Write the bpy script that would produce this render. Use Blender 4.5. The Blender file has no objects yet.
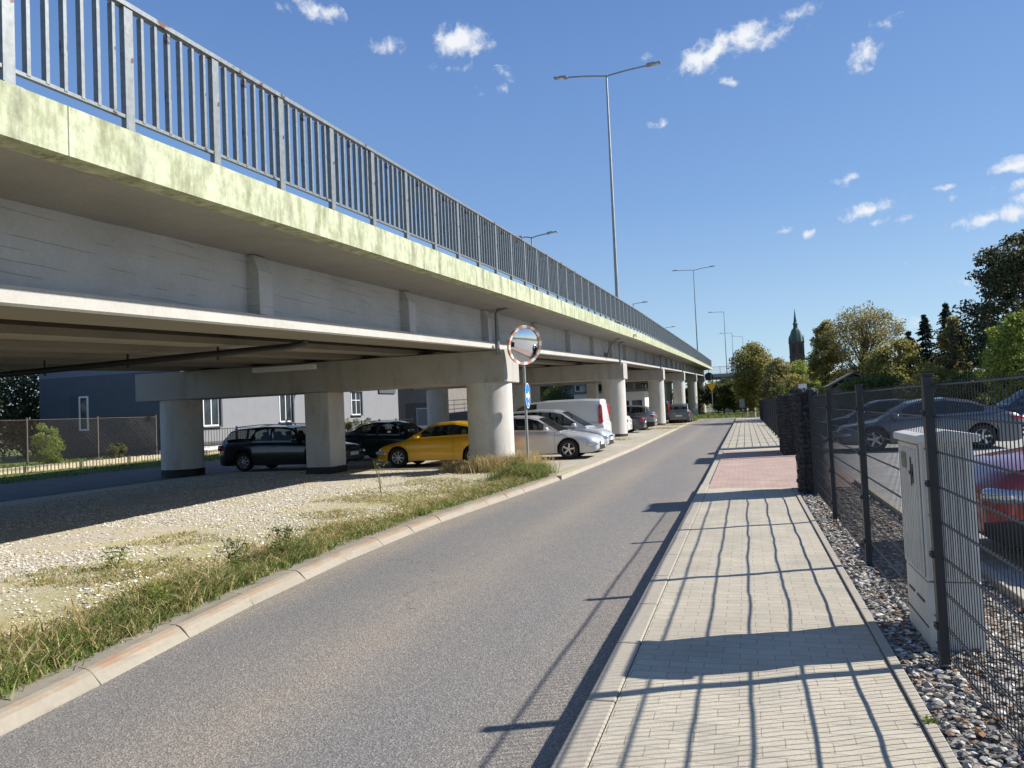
import bpy, bmesh, math, random
import numpy as np
from mathutils import Vector, Matrix, noise as mnoise

random.seed(7)
rng = np.random.default_rng(11)
SC = bpy.context.scene
COL = SC.collection
PI = math.pi
R = math.radians

# ------------------------------------------------------------------ materials
def newmat(name):
    m = bpy.data.materials.new(name)
    m.use_nodes = True
    nt = m.node_tree
    b = nt.nodes['Principled BSDF']
    return m, nt, b

def N(nt, t, **kw):
    n = nt.nodes.new(t)
    for k, v in kw.items():
        if k.startswith('i_'):
            n.inputs[k[2:].replace('_', ' ')].default_value = v
        else:
            setattr(n, k, v)
    return n

def rgba(c):
    return (c[0], c[1], c[2], 1.0)

def ramp(nt, fac, stops):
    r = nt.nodes.new('ShaderNodeValToRGB')
    el = r.color_ramp.elements
    while len(el) < len(stops):
        el.new(0.5)
    for e, (p, c) in zip(el, stops):
        e.position = p
        e.color = rgba(c) if len(c) == 3 else c
    nt.links.new(fac, r.inputs[0])
    return r.outputs[0]

def noise(nt, vec, scale, detail=4, rough=0.6, dist=0.0):
    n = N(nt, 'ShaderNodeTexNoise')
    n.inputs['Scale'].default_value = scale
    n.inputs['Detail'].default_value = detail
    n.inputs['Roughness'].default_value = rough
    n.inputs['Distortion'].default_value = dist
    nt.links.new(vec, n.inputs['Vector'])
    return n.outputs['Fac']

def objvec(nt, scale=(1, 1, 1)):
    tc = N(nt, 'ShaderNodeTexCoord')
    mp = N(nt, 'ShaderNodeMapping')
    mp.inputs['Scale'].default_value = scale
    nt.links.new(tc.outputs['Object'], mp.inputs['Vector'])
    return mp.outputs['Vector']

def mix(nt, fac, a, b, mode='MIX'):
    m = N(nt, 'ShaderNodeMix', data_type='RGBA', blend_type=mode)
    L = nt.links
    if isinstance(fac, (int, float)):
        m.inputs[0].default_value = fac
    else:
        L.new(fac, m.inputs[0])
    for i, v in ((6, a), (7, b)):
        if isinstance(v, tuple):
            m.inputs[i].default_value = rgba(v)
        else:
            L.new(v, m.inputs[i])
    return m.outputs[2]

def bump(nt, b, h, strength=0.3, dist=0.01):
    bp = N(nt, 'ShaderNodeBump')
    bp.inputs['Strength'].default_value = strength
    bp.inputs['Distance'].default_value = dist
    nt.links.new(h, bp.inputs['Height'])
    nt.links.new(bp.outputs['Normal'], b.inputs['Normal'])
    return bp

def plain(name, c, rough=0.6, metal=0.0, var=0.12, scale=6, coat=0.0, bumpk=0.0, bscale=80):
    m, nt, b = newmat(name)
    v = objvec(nt)
    f = noise(nt, v, scale, 5)
    lo = tuple(x * (1 - var) for x in c)
    hi = tuple(min(1, x * (1 + var)) for x in c)
    nt.links.new(ramp(nt, f, [(0.3, lo), (0.7, hi)]), b.inputs['Base Color'])
    b.inputs['Roughness'].default_value = rough
    b.inputs['Metallic'].default_value = metal
    if coat:
        b.inputs['Coat Weight'].default_value = coat
        b.inputs['Coat Roughness'].default_value = 0.04
    if bumpk:
        bump(nt, b, noise(nt, v, bscale, 3), bumpk, 0.005)
    return m

def concrete(name, c, stain=(0.12, 0.11, 0.09), k=0.5, board=0.0, streak=(1.2, 1.2, 0.25), rough=0.85, lo=.55, hi=.8, low_edge=False):
    m, nt, b = newmat(name)
    v = objvec(nt)
    f1 = noise(nt, v, 1.3, 6, 0.65)
    f2 = noise(nt, v, 22, 4, 0.7)
    vs = objvec(nt, streak)
    f3 = noise(nt, vs, 2.6, 5, 0.7)
    a = ramp(nt, f1, [(0.3, tuple(x * 0.82 for x in c)), (0.72, tuple(x * 1.1 for x in c))])
    a = mix(nt, 0.35, a, ramp(nt, f2, [(0.35, tuple(x * 0.8 for x in c)), (0.65, tuple(x * 1.12 for x in c))]))
    sm = ramp(nt, f3, [(lo, (0, 0, 0)), (hi, (k, k, k))])
    if low_edge:
        f6 = noise(nt, v, 9, 5, .75)
        a = mix(nt, 0.8, a, ramp(nt, f6, [(0.3, tuple(x * .66 for x in c)), (0.5, c), (0.7, tuple(x * 1.35 for x in c))]))
    col = mix(nt, sm, a, stain)
    if low_edge:
        sy = N(nt, 'ShaderNodeSeparateXYZ'); nt.links.new(v, sy.inputs[0])
        def band(period, off, width, soft, colr, amt):
            nonlocal col
            m1_ = N(nt, 'ShaderNodeMath', operation='ADD'); m1_.inputs[1].default_value = off + 1000 * period
            nt.links.new(sy.outputs[1], m1_.inputs[0])
            m2_ = N(nt, 'ShaderNodeMath', operation='PINGPONG'); m2_.inputs[1].default_value = period / 2
            nt.links.new(m1_.outputs[0], m2_.inputs[0])
            mr_ = N(nt, 'ShaderNodeMapRange'); mr_.inputs['From Min'].default_value = width + soft; mr_.inputs['From Max'].default_value = width
            mr_.inputs['To Max'].default_value = amt
            nt.links.new(m2_.outputs[0], mr_.inputs['Value'])
            nz_ = ramp(nt, noise(nt, objvec(nt, (1, 1, .4)), 3.1, 5, .75), [(.42, (0, 0, 0)), (.62, (1, 1, 1))]) if soft > .01 else None
            f_ = mr_.outputs[0]
            if nz_ is not None:
                mm_ = N(nt, 'ShaderNodeMath', operation='MULTIPLY'); nt.links.new(f_, mm_.inputs[0]); nt.links.new(nz_, mm_.inputs[1]); f_ = mm_.outputs[0]
            col = mix(nt, f_, col, colr)
        band(1.17, -4.26, .015, .09, (.13, .125, .08), .75)
        band(7.02, -4.7, .004, .006, (.06, .06, .05), .8)
    hgt = f2
    if board:
        w = N(nt, 'ShaderNodeTexWave', wave_type='BANDS', bands_direction='Z')
        w.inputs['Scale'].default_value = 2.6
        w.inputs['Distortion'].default_value = 0.6
        w.inputs['Detail'].default_value = 1.0
        nt.links.new(v, w.inputs['Vector'])
        line = ramp(nt, w.outputs['Fac'], [(0.0, (board, board, board)), (0.03, (0, 0, 0))])
        gap = noise(nt, objvec(nt, (1, 0.35, 3)), 2.5, 2)
        line = mix(nt, 1.0, line, ramp(nt, gap, [(0.5, (0, 0, 0)), (0.56, (1, 1, 1))]), 'MULTIPLY')
        col = mix(nt, line, col, (0.09, 0.085, 0.08))
    nt.links.new(col, b.inputs['Base Color'])
    b.inputs['Roughness'].default_value = rough
    bump(nt, b, hgt, 0.25, 0.01)
    return m

def glassmat(name, tint=(0.02, 0.025, 0.03), alpha=0.55):
    m = bpy.data.materials.new(name)
    m.use_nodes = True
    nt = m.node_tree
    nt.nodes.clear()
    out = N(nt, 'ShaderNodeOutputMaterial')
    tr = N(nt, 'ShaderNodeBsdfTransparent')
    tr.inputs['Color'].default_value = (0.62, 0.68, 0.66, 1)
    p = N(nt, 'ShaderNodeBsdfPrincipled')
    p.inputs['Base Color'].default_value = rgba(tint)
    p.inputs['Roughness'].default_value = 0.03
    nz = noise(nt, objvec(nt), 3, 2)
    p.inputs['IOR'].default_value = 1.6
    mx = N(nt, 'ShaderNodeMixShader')
    mr = N(nt, 'ShaderNodeMapRange')
    mr.inputs['To Min'].default_value = alpha - 0.05
    mr.inputs['To Max'].default_value = alpha + 0.05
    nt.links.new(nz, mr.inputs['Value'])
    nt.links.new(mr.outputs[0], mx.inputs[0])
    nt.links.new(tr.outputs[0], mx.inputs[1])
    nt.links.new(p.outputs[0], mx.inputs[2])
    nt.links.new(mx.outputs[0], out.inputs['Surface'])
    return m

def leafmat(name, cols, trans=0.35):
    m, nt, b = newmat(name)
    g = N(nt, 'ShaderNodeNewGeometry')
    big = noise(nt, objvec(nt), 0.55, 3)
    add = N(nt, 'ShaderNodeMath', operation='ADD')
    mul = N(nt, 'ShaderNodeMath', operation='MULTIPLY')
    mul.inputs[1].default_value = 0.55
    nt.links.new(g.outputs['Random Per Island'], mul.inputs[0])
    nt.links.new(mul.outputs[0], add.inputs[0])
    m2 = N(nt, 'ShaderNodeMath', operation='MULTIPLY')
    m2.inputs[1].default_value = 0.55
    nt.links.new(big, m2.inputs[0])
    nt.links.new(m2.outputs[0], add.inputs[1])
    n = len(cols)
    st = [(0.18 + 0.64 * i / max(1, n - 1), c) for i, c in enumerate(cols)]
    c = ramp(nt, add.outputs[0], st)
    nt.links.new(c, b.inputs['Base Color'])
    b.inputs['Roughness'].default_value = 0.6
    b.inputs['Specular IOR Level'].default_value = 0.25
    tl = N(nt, 'ShaderNodeBsdfTranslucent')
    nt.links.new(c, tl.inputs['Color'])
    mx = N(nt, 'ShaderNodeMixShader')
    mx.inputs[0].default_value = trans
    out = nt.nodes['Material Output']
    nt.links.new(b.outputs[0], mx.inputs[1])
    nt.links.new(tl.outputs[0], mx.inputs[2])
    nt.links.new(mx.outputs[0], out.inputs['Surface'])
    return m

# ---- ground materials
def asphalt():
    m, nt, b = newmat('asphalt')
    v = objvec(nt)
    vo = N(nt, 'ShaderNodeTexVoronoi')
    vo.inputs['Scale'].default_value = 95
    nt.links.new(v, vo.inputs['Vector'])
    c1 = ramp(nt, vo.outputs['Color'], [(0.1, (0.07, 0.065, 0.060)), (0.5, (0.19, 0.175, 0.158)), (0.95, (0.50, 0.465, 0.42))])
    f2 = noise(nt, objvec(nt, (1, 0.12, 1)), 0.75, 5, 0.6)
    c2 = ramp(nt, f2, [(0.35, (0.76, 0.78, 0.82)), (0.68, (1.16, 1.07, 0.97))])
    c = mix(nt, 1.0, c1, c2, 'MULTIPLY')
    f3 = noise(nt, v, 260, 2)
    c = mix(nt, 0.55, c, ramp(nt, f3, [(0.35, (0.06, 0.057, 0.053)), (0.68, (0.40, 0.372, 0.335))]))
    sx = N(nt, 'ShaderNodeSeparateXYZ'); nt.links.new(v, sx.inputs[0])
    wob = N(nt, 'ShaderNodeMath', operation='MULTIPLY_ADD'); wob.inputs[1].default_value = .7; wob.inputs[2].default_value = -.35
    nt.links.new(noise(nt, v, 1.3, 5, .7), wob.inputs[0])
    xx = N(nt, 'ShaderNodeMath', operation='ADD'); nt.links.new(sx.outputs[0], xx.inputs[0]); nt.links.new(wob.outputs[0], xx.inputs[1])
    xs = N(nt, 'ShaderNodeMapRange'); xs.inputs['From Min'].default_value = -5.0; xs.inputs['From Max'].default_value = -.6
    nt.links.new(xx.outputs[0], xs.inputs['Value'])
    tr = ramp(nt, xs.outputs[0], [(0.0, (1.35, 1.22, 1.02)), (.16, (1.12, 1.06, .97)), (.24, (.84, .86, .90)), (.38, (.90, .91, .93)), (.52, (1.16, 1.10, 1.02)), (.64, (.86, .88, .92)), (.78, (.88, .90, .93)), (.93, (1.05, 1.02, .98)), (1.0, (1.2, 1.12, 1.0))])
    c = mix(nt, 0.85, c, tr, 'MULTIPLY')
    ck = N(nt, 'ShaderNodeTexVoronoi', feature='DISTANCE_TO_EDGE'); ck.inputs['Scale'].default_value = .28
    dv = N(nt, 'ShaderNodeTexNoise'); dv.inputs['Scale'].default_value = 2.2; dv.inputs['Detail'].default_value = 6
    nt.links.new(v, dv.inputs['Vector'])
    ds = N(nt, 'ShaderNodeVectorMath', operation='SCALE'); ds.inputs['Scale'].default_value = .9; nt.links.new(dv.outputs['Color'], ds.inputs[0])
    da = N(nt, 'ShaderNodeVectorMath', operation='ADD'); nt.links.new(v, da.inputs[0]); nt.links.new(ds.outputs[0], da.inputs[1])
    nt.links.new(da.outputs[0], ck.inputs['Vector'])
    cr = ramp(nt, ck.outputs['Distance'], [(0.0, (.55, .55, .55)), (.0035, (0, 0, 0))])
    cg = mix(nt, 1.0, cr, ramp(nt, noise(nt, v, .35, 2), [(.52, (0, 0, 0)), (.56, (1, 1, 1))]), 'MULTIPLY')
    c = mix(nt, cg, c, (.05, .048, .045))
    f4 = noise(nt, v, 0.5, 6, 0.75)
    c = mix(nt, ramp(nt, f4, [(0.55, (0, 0, 0)), (0.75, (0.5, 0.5, 0.5))]), c, (0.29, 0.24, 0.19))
    nt.links.new(c, b.inputs['Base Color'])
    b.inputs['Roughness'].default_value = 0.9
    bump(nt, b, vo.outputs['Distance'], 0.6, 0.006)
    return m

def pavers(name, cols, w=0.2, h=0.1, mortar=(0.16, 0.14, 0.11), scale=1.0, rot=0.0):
    m, nt, b = newmat(name)
    tc = N(nt, 'ShaderNodeTexCoord')
    mp = N(nt, 'ShaderNodeMapping')
    mp.inputs['Rotation'].default_value = (0, 0, rot)
    nt.links.new(tc.outputs['Object'], mp.inputs['Vector'])
    v = mp.outputs['Vector']
    dn = N(nt, 'ShaderNodeTexNoise')
    dn.inputs['Scale'].default_value = 7
    nt.links.new(v, dn.inputs['Vector'])
    sub = N(nt, 'ShaderNodeVectorMath', operation='SCALE')
    sub.inputs['Scale'].default_value = 0.016
    nt.links.new(dn.outputs['Color'], sub.inputs[0])
    ad = N(nt, 'ShaderNodeVectorMath', operation='ADD')
    nt.links.new(v, ad.inputs[0])
    nt.links.new(sub.outputs[0], ad.inputs[1])
    br = N(nt, 'ShaderNodeTexBrick')
    br.inputs['Scale'].default_value = scale
    br.inputs['Brick Width'].default_value = w
    br.inputs['Row Height'].default_value = h
    br.inputs['Mortar Size'].default_value = 0.0028
    br.inputs['Mortar Smooth'].default_value = 0.3
    br.inputs['Bias'].default_value = 0.0
    br.inputs['Color1'].default_value = rgba(cols[0])
    br.inputs['Color2'].default_value = rgba(cols[1])
    br.inputs['Mortar'].default_value = rgba(mortar)
    nt.links.new(ad.outputs[0], br.inputs['Vector'])
    f1 = noise(nt, v, 1.6, 6, 0.7)
    c = mix(nt, 1.0, br.outputs['Color'], ramp(nt, f1, [(0.3, (0.80, 0.80, 0.80)), (0.7, (1.10, 1.09, 1.06))]), 'MULTIPLY')
    f2 = noise(nt, v, 130, 3, 0.7)
    c = mix(nt, 1.0, c, ramp(nt, f2, [(0.3, (0.78, 0.78, 0.78)), (0.7, (1.15, 1.15, 1.15))]), 'MULTIPLY')
    f5 = noise(nt, v, 0.7, 5, 0.7, 1.0)
    c = mix(nt, ramp(nt, f5, [(0.62, (0, 0, 0)), (0.7, (0.28, 0.28, 0.28))]), c, (0.52, 0.50, 0.44))
    nt.links.new(c, b.inputs['Base Color'])
    b.inputs['Roughness'].default_value = 0.9
    bump(nt, b, br.outputs['Fac'], -0.5, 0.004)
    return m

def gravelmat(name, light=(0.78, 0.72, 0.60), dark=(0.34, 0.29, 0.22), scale=42, dry=True, drycol=(0.50, 0.43, 0.20), green=(0.12, 0.15, 0.04)):
    m, nt, b = newmat(name)
    v = objvec(nt)
    vo = N(nt, 'ShaderNodeTexVoronoi')
    vo.inputs['Scale'].default_value = scale
    nt.links.new(v, vo.inputs['Vector'])
    mid = tuple((a + c) / 2 for a, c in zip(light, dark))
    c1 = ramp(nt, vo.outputs['Color'], [(0.0, dark), (0.35, mid), (0.9, light)])
    ed = ramp(nt, vo.outputs['Distance'], [(0.35, (1, 1, 1)), (0.75, (0.42, 0.40, 0.37))])
    c = mix(nt, 1.0, c1, ed, 'MULTIPLY')
    f = noise(nt, v, 140, 3)
    c = mix(nt, 0.3, c, ramp(nt, f, [(0.35, dark), (0.7, light)]))
    if dry:
        f1 = noise(nt, v, 0.8, 6, 0.72)
        f2 = noise(nt, v, 60, 3, 0.7)
        dcol = ramp(nt, f2, [(0.3, tuple(x * 0.6 for x in drycol)), (0.7, tuple(x * 1.25 for x in drycol))])
        c = mix(nt, ramp(nt, f1, [(0.50, (0, 0, 0)), (0.62, (0.85, 0.85, 0.85))]), c, dcol)
    if dry:
        sx = N(nt, 'ShaderNodeSeparateXYZ'); nt.links.new(v, sx.inputs[0])
        wv = N(nt, 'ShaderNodeMath', operation='MULTIPLY_ADD'); wv.inputs[1].default_value = 3.2; wv.inputs[2].default_value = -1.6
        nt.links.new(noise(nt, v, 1.1, 5, .7), wv.inputs[0])
        ad_ = N(nt, 'ShaderNodeMath', operation='ADD'); nt.links.new(sx.outputs[0], ad_.inputs[0]); nt.links.new(wv.outputs[0], ad_.inputs[1])
        mr_ = N(nt, 'ShaderNodeMapRange'); mr_.inputs['From Min'].default_value = -7.9; mr_.inputs['From Max'].default_value = -5.9
        nt.links.new(ad_.outputs[0], mr_.inputs['Value'])
        gc = ramp(nt, noise(nt, v, 75, 5, .85), [(0.38, (0.09, 0.10, 0.03)), (0.5, (0.30, 0.28, 0.10)), (0.62, (0.66, 0.58, 0.34))])
        mm = N(nt, 'ShaderNodeMath', operation='MULTIPLY'); mm.inputs[1].default_value = .8
        nt.links.new(mr_.outputs[0], mm.inputs[0])
        c = mix(nt, mm.outputs[0], c, gc)
    nt.links.new(c, b.inputs['Base Color'])
    b.inputs['Roughness'].default_value = 0.95
    bump(nt, b, vo.outputs['Distance'], -0.7, 0.012)
    return m

def grassground(name, a=(0.07, 0.10, 0.025), c2=(0.20, 0.18, 0.07)):
    m, nt, b = newmat(name)
    v = objvec(nt)
    f = noise(nt, v, 0.6, 8, 0.75)
    f2 = noise(nt, v, 25, 5, 0.75)
    c = ramp(nt, f, [(0.35, a), (0.65, c2)])
    c = mix(nt, 1.0, c, ramp(nt, f2, [(0.3, (0.45, 0.45, 0.45)), (0.7, (1.3, 1.3, 1.3))]), 'MULTIPLY')
    nt.links.new(c, b.inputs['Base Color'])
    b.inputs['Roughness'].default_value = 1.0
    bump(nt, b, f2, 0.8, 0.05)
    return m

M = {}
M['asphalt'] = asphalt()
M['path'] = plain('old_asphalt', (0.11, 0.105, 0.095), 0.9, var=0.25, scale=1.5, bumpk=0.4)
M['pavers'] = pavers('beige_pavers', ((0.48, 0.425, 0.33), (0.53, 0.475, 0.375)), mortar=(0.27, 0.24, 0.185))
M['redpavers'] = pavers('red_pavers', ((0.42, 0.29, 0.24), (0.48, 0.345, 0.29)), mortar=(0.2, 0.13, 0.11))
M['lotpavers'] = pavers('parking_pavers', ((0.40, 0.36, 0.29), (0.47, 0.425, 0.345)), mortar=(0.2, 0.18, 0.14))
M['greypavers'] = pavers('yard_pavers', ((0.36, 0.35, 0.33), (0.44, 0.43, 0.40)), mortar=(0.15, 0.14, 0.13))
M['kerb'] = concrete('kerb_concrete', (0.31, 0.275, 0.215), (0.20, 0.15, 0.10), 0.7, streak=(3.5, 0.5, 6))
M['kerbrust'] = concrete('kerb_worn_edge', (0.29, 0.25, 0.19), (0.27, 0.155, 0.085), 0.8, streak=(3, .8, 3), lo=.4, hi=.62)
M['kerbtop'] = concrete('kerb_top', (0.27, 0.24, 0.19), (0.15, 0.13, 0.09), 0.7, streak=(2, 1, 2), lo=.45, hi=.7)
M['kerbpale'] = concrete('kerb_pale', (0.43, 0.38, 0.30), (0.2, 0.17, 0.13), 0.3, streak=(1, 1, 1))
M['gravel'] = gravelmat('gravel')
M['gravelgrey'] = gravelmat('gravel_grey', (0.36, 0.34, 0.32), (0.08, 0.07, 0.065), 30, False)
M['grassgr'] = grassground('grass_ground')
M['lawn'] = grassground('lawn_ground', (0.10, 0.15, 0.03), (0.18, 0.20, 0.06))
M['fascia'] = concrete('algae_concrete', (0.44, 0.47, 0.32), (0.15, 0.155, 0.07), 0.85, streak=(2.2, 2.2, 0.6), lo=.44, hi=.70, low_edge=True)
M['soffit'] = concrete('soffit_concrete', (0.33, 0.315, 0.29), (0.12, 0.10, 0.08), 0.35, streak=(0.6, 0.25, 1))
M['web'] = concrete('painted_grey_concrete', (0.47, 0.47, 0.465), (0.24, 0.23, 0.21), 0.4, board=0.5, streak=(0.4, 0.3, 1))
M['flange'] = concrete('flange_concrete', (0.46, 0.445, 0.41), (0.3, 0.27, 0.22), 0.4)
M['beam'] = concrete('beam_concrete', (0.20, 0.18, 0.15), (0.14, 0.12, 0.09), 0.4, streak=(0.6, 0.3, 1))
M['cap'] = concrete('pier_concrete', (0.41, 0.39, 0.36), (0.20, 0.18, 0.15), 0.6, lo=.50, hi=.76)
M['column'] = concrete('column_concrete', (0.56, 0.54, 0.50), (0.27, 0.25, 0.20), 0.55, lo=.50, hi=.76)
M['tar'] = plain('tar_band', (0.02, 0.02, 0.02), 0.7, var=0.3)
M['rail'] = None
def railmat():
    m, nt, b = newmat('galvanised_grey_rail')
    v = objvec(nt)
    f = noise(nt, v, 3.2, 5, 0.6)
    f2 = noise(nt, v, 18, 3, 0.6)
    base = ramp(nt, f2, [(0.3, (0.15, 0.165, 0.17)), (0.7, (0.22, 0.24, 0.245))])
    c = mix(nt, ramp(nt, f, [(0.60, (0, 0, 0)), (0.63, (0.95, 0.95, 0.95))]), base, (0.075, 0.032, 0.018))
    nt.links.new(c, b.inputs['Base Color'])
    b.inputs['Roughness'].default_value = 0.45
    b.inputs['Metallic'].default_value = 0.25
    return m
M['rail'] = railmat()
M['steel'] = plain('galvanised_steel', (0.36, 0.37, 0.38), 0.45, 0.6, 0.15, 8)
M['rustwire'] = plain('rusty_wire', (0.13, 0.11, 0.09), .7, .2)
M['pole'] = plain('lamp_pole_steel', (0.28, 0.30, 0.31), 0.5, 0.5, 0.15, 3)
M['anth'] = plain('anthracite_coating', (0.024, 0.028, 0.034), 0.5, 0.0, 0.15, 9)
M['blackiron'] = plain('black_iron', (0.03, 0.03, 0.032), 0.5, 0.2)
M['cabinet'] = plain('cabinet_polyester', (0.62, 0.61, 0.57), 0.6, 0.0, 0.10, 4, bumpk=0.15)
M['cabdirt'] = plain('cabinet_stain', (0.22, 0.20, 0.15), 0.8, 0.0, 0.4, 20)
M['stone'] = plain('dark_basalt', (0.045, 0.045, 0.048), 0.8, 0.0, 0.5, 7, bumpk=0.5, bscale=30)
M['white'] = plain('white_paint', (0.78, 0.78, 0.76), 0.5, var=0.05)
M['red'] = plain('red_paint', (0.55, 0.05, 0.03), 0.4, var=0.08)
M['orange'] = plain('orange_reflector', (0.60, 0.30, 0.20), 0.4, var=0.06)
M['signyellow'] = plain('sign_yellow', (0.95, 0.55, 0.02), 0.45, var=0.05)
M['signblue'] = plain('sign_blue', (0.02, 0.20, 0.62), 0.4, var=0.05)
M['signgrey'] = plain('sign_back', (0.30, 0.31, 0.32), 0.6, 0.3)
M['signblack'] = plain('black_back', (0.012, 0.012, 0.014), 0.6)
M['bark'] = plain('bark', (0.10, 0.075, 0.055), 0.95, var=0.4, scale=5, bumpk=0.8, bscale=20)
M['wallgrey'] = plain('pale_grey_render', (0.215, 0.22, 0.235), 0.9, var=0.05, scale=2, bumpk=0.3, bscale=150)
M['walldark'] = plain('slate_blue_render', (0.095, 0.105, 0.13), 0.9, var=0.07, scale=2, bumpk=0.3, bscale=150)
M['wallband'] = plain('pale_band_render', (0.17, 0.19, 0.23), 0.9, var=0.06)
M['plinth'] = plain('grey_brown_plinth', (0.11, 0.10, 0.095), 0.9, var=0.12)
M['wallbrown'] = plain('brown_grey_render', (0.19, 0.175, 0.16), 0.9, var=0.12, scale=1.5, bumpk=0.3)
M['roof'] = plain('dark_roof', (0.09, 0.07, 0.065), 0.8, var=0.3, scale=8)
M['huttop'] = plain('grey_roofing', (0.12, 0.115, 0.09), 0.9, var=0.25, scale=5)
M['pvc'] = plain('white_pvc', (0.80, 0.80, 0.78), 0.35, var=0.04)
M['pane'] = plain('window_pane', (0.035, 0.045, 0.055), 0.06, var=0.3, scale=3)
M['reveal'] = plain('reveal_grey', (0.07, 0.08, 0.10), 0.8)
M['curtain'] = plain('net_curtain', (0.5, 0.5, 0.48), 0.8, var=0.15, scale=30)
M['brick'] = pavers('church_brick', ((0.085, 0.06, 0.052), (0.11, 0.075, 0.062)), 2.0, 0.8, (0.10, 0.085, 0.08))
M['copper'] = plain('green_copper', (0.05, 0.10, 0.085), 0.6, 0.2, 0.3, 0.8)
M['tyre'] = plain('tyre_rubber', (0.018, 0.018, 0.018), 0.85, var=0.2, scale=20)
M['rim'] = plain('alloy_rim', (0.55, 0.56, 0.57), 0.3, 0.85, 0.08)
M['plastic'] = plain('black_plastic', (0.018, 0.018, 0.02), 0.55, var=0.2)
M['interior'] = plain('car_interior', (0.035, 0.034, 0.034), 0.8, var=0.3)
M['glass'] = glassmat('car_glass', alpha=0.42)
M['tint'] = glassmat('tinted_car_glass', alpha=0.82)
M['headlamp'] = plain('headlamp_lens', (0.55, 0.58, 0.60), 0.08, 0.55, 0.2, 14, coat=1.0)
M['tail'] = plain('tail_lamp_lens', (0.40, 0.012, 0.012), 0.12, 0.0, 0.25, 14, coat=1.0)
M['plate'] = plain('plate_white', (0.75, 0.75, 0.73), 0.4, var=0.04)
M['chrome'] = plain('chrome', (0.75, 0.76, 0.77), 0.12, 1.0, 0.04)
M['palis'] = plain('palisade_timber', (0.52, 0.45, 0.32), 0.9, var=0.25, scale=9)
M['leaf_green'] = leafmat('leaf_green', [(0.055, 0.08, 0.022), (0.12, 0.15, 0.04), (0.22, 0.25, 0.07)], 0.45)
M['leaf_bright'] = leafmat('leaf_bright', [(0.13, 0.17, 0.035), (0.24, 0.30, 0.06), (0.38, 0.42, 0.10)], 0.5)
M['leaf_yellow'] = leafmat('leaf_yellow', [(0.12, 0.12, 0.03), (0.26, 0.25, 0.07), (0.44, 0.37, 0.12)], 0.5)
M['leaf_brown'] = leafmat('leaf_brown', [(0.13, 0.135, 0.045), (0.27, 0.25, 0.10), (0.42, 0.34, 0.16)], 0.5)
M['leaf_dark'] = leafmat('leaf_dark', [(0.022, 0.036, 0.014), (0.06, 0.075, 0.03), (0.16, 0.15, 0.08)], 0.3)
M['leaf_red'] = leafmat('leaves_red', [(0.08, 0.05, 0.02), (0.22, 0.08, 0.05), (0.38, 0.16, 0.08)], 0.35)
M['needle'] = leafmat('needles', [(0.012, 0.026, 0.018), (0.028, 0.05, 0.03), (0.05, 0.08, 0.045)], 0.15)
M['grass'] = leafmat('grass_blades', [(0.05, 0.09, 0.02), (0.13, 0.19, 0.04), (0.30, 0.33, 0.10)], 0.45)
M['drygrass'] = leafmat('drygrass', [(0.30, 0.22, 0.09), (0.48, 0.38, 0.18), (0.64, 0.54, 0.30)], 0.4)

def paint(name, c, metal=0.3, rough=0.32):
    return plain(name, c, rough, metal, 0.04, 2, coat=0.8)

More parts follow.
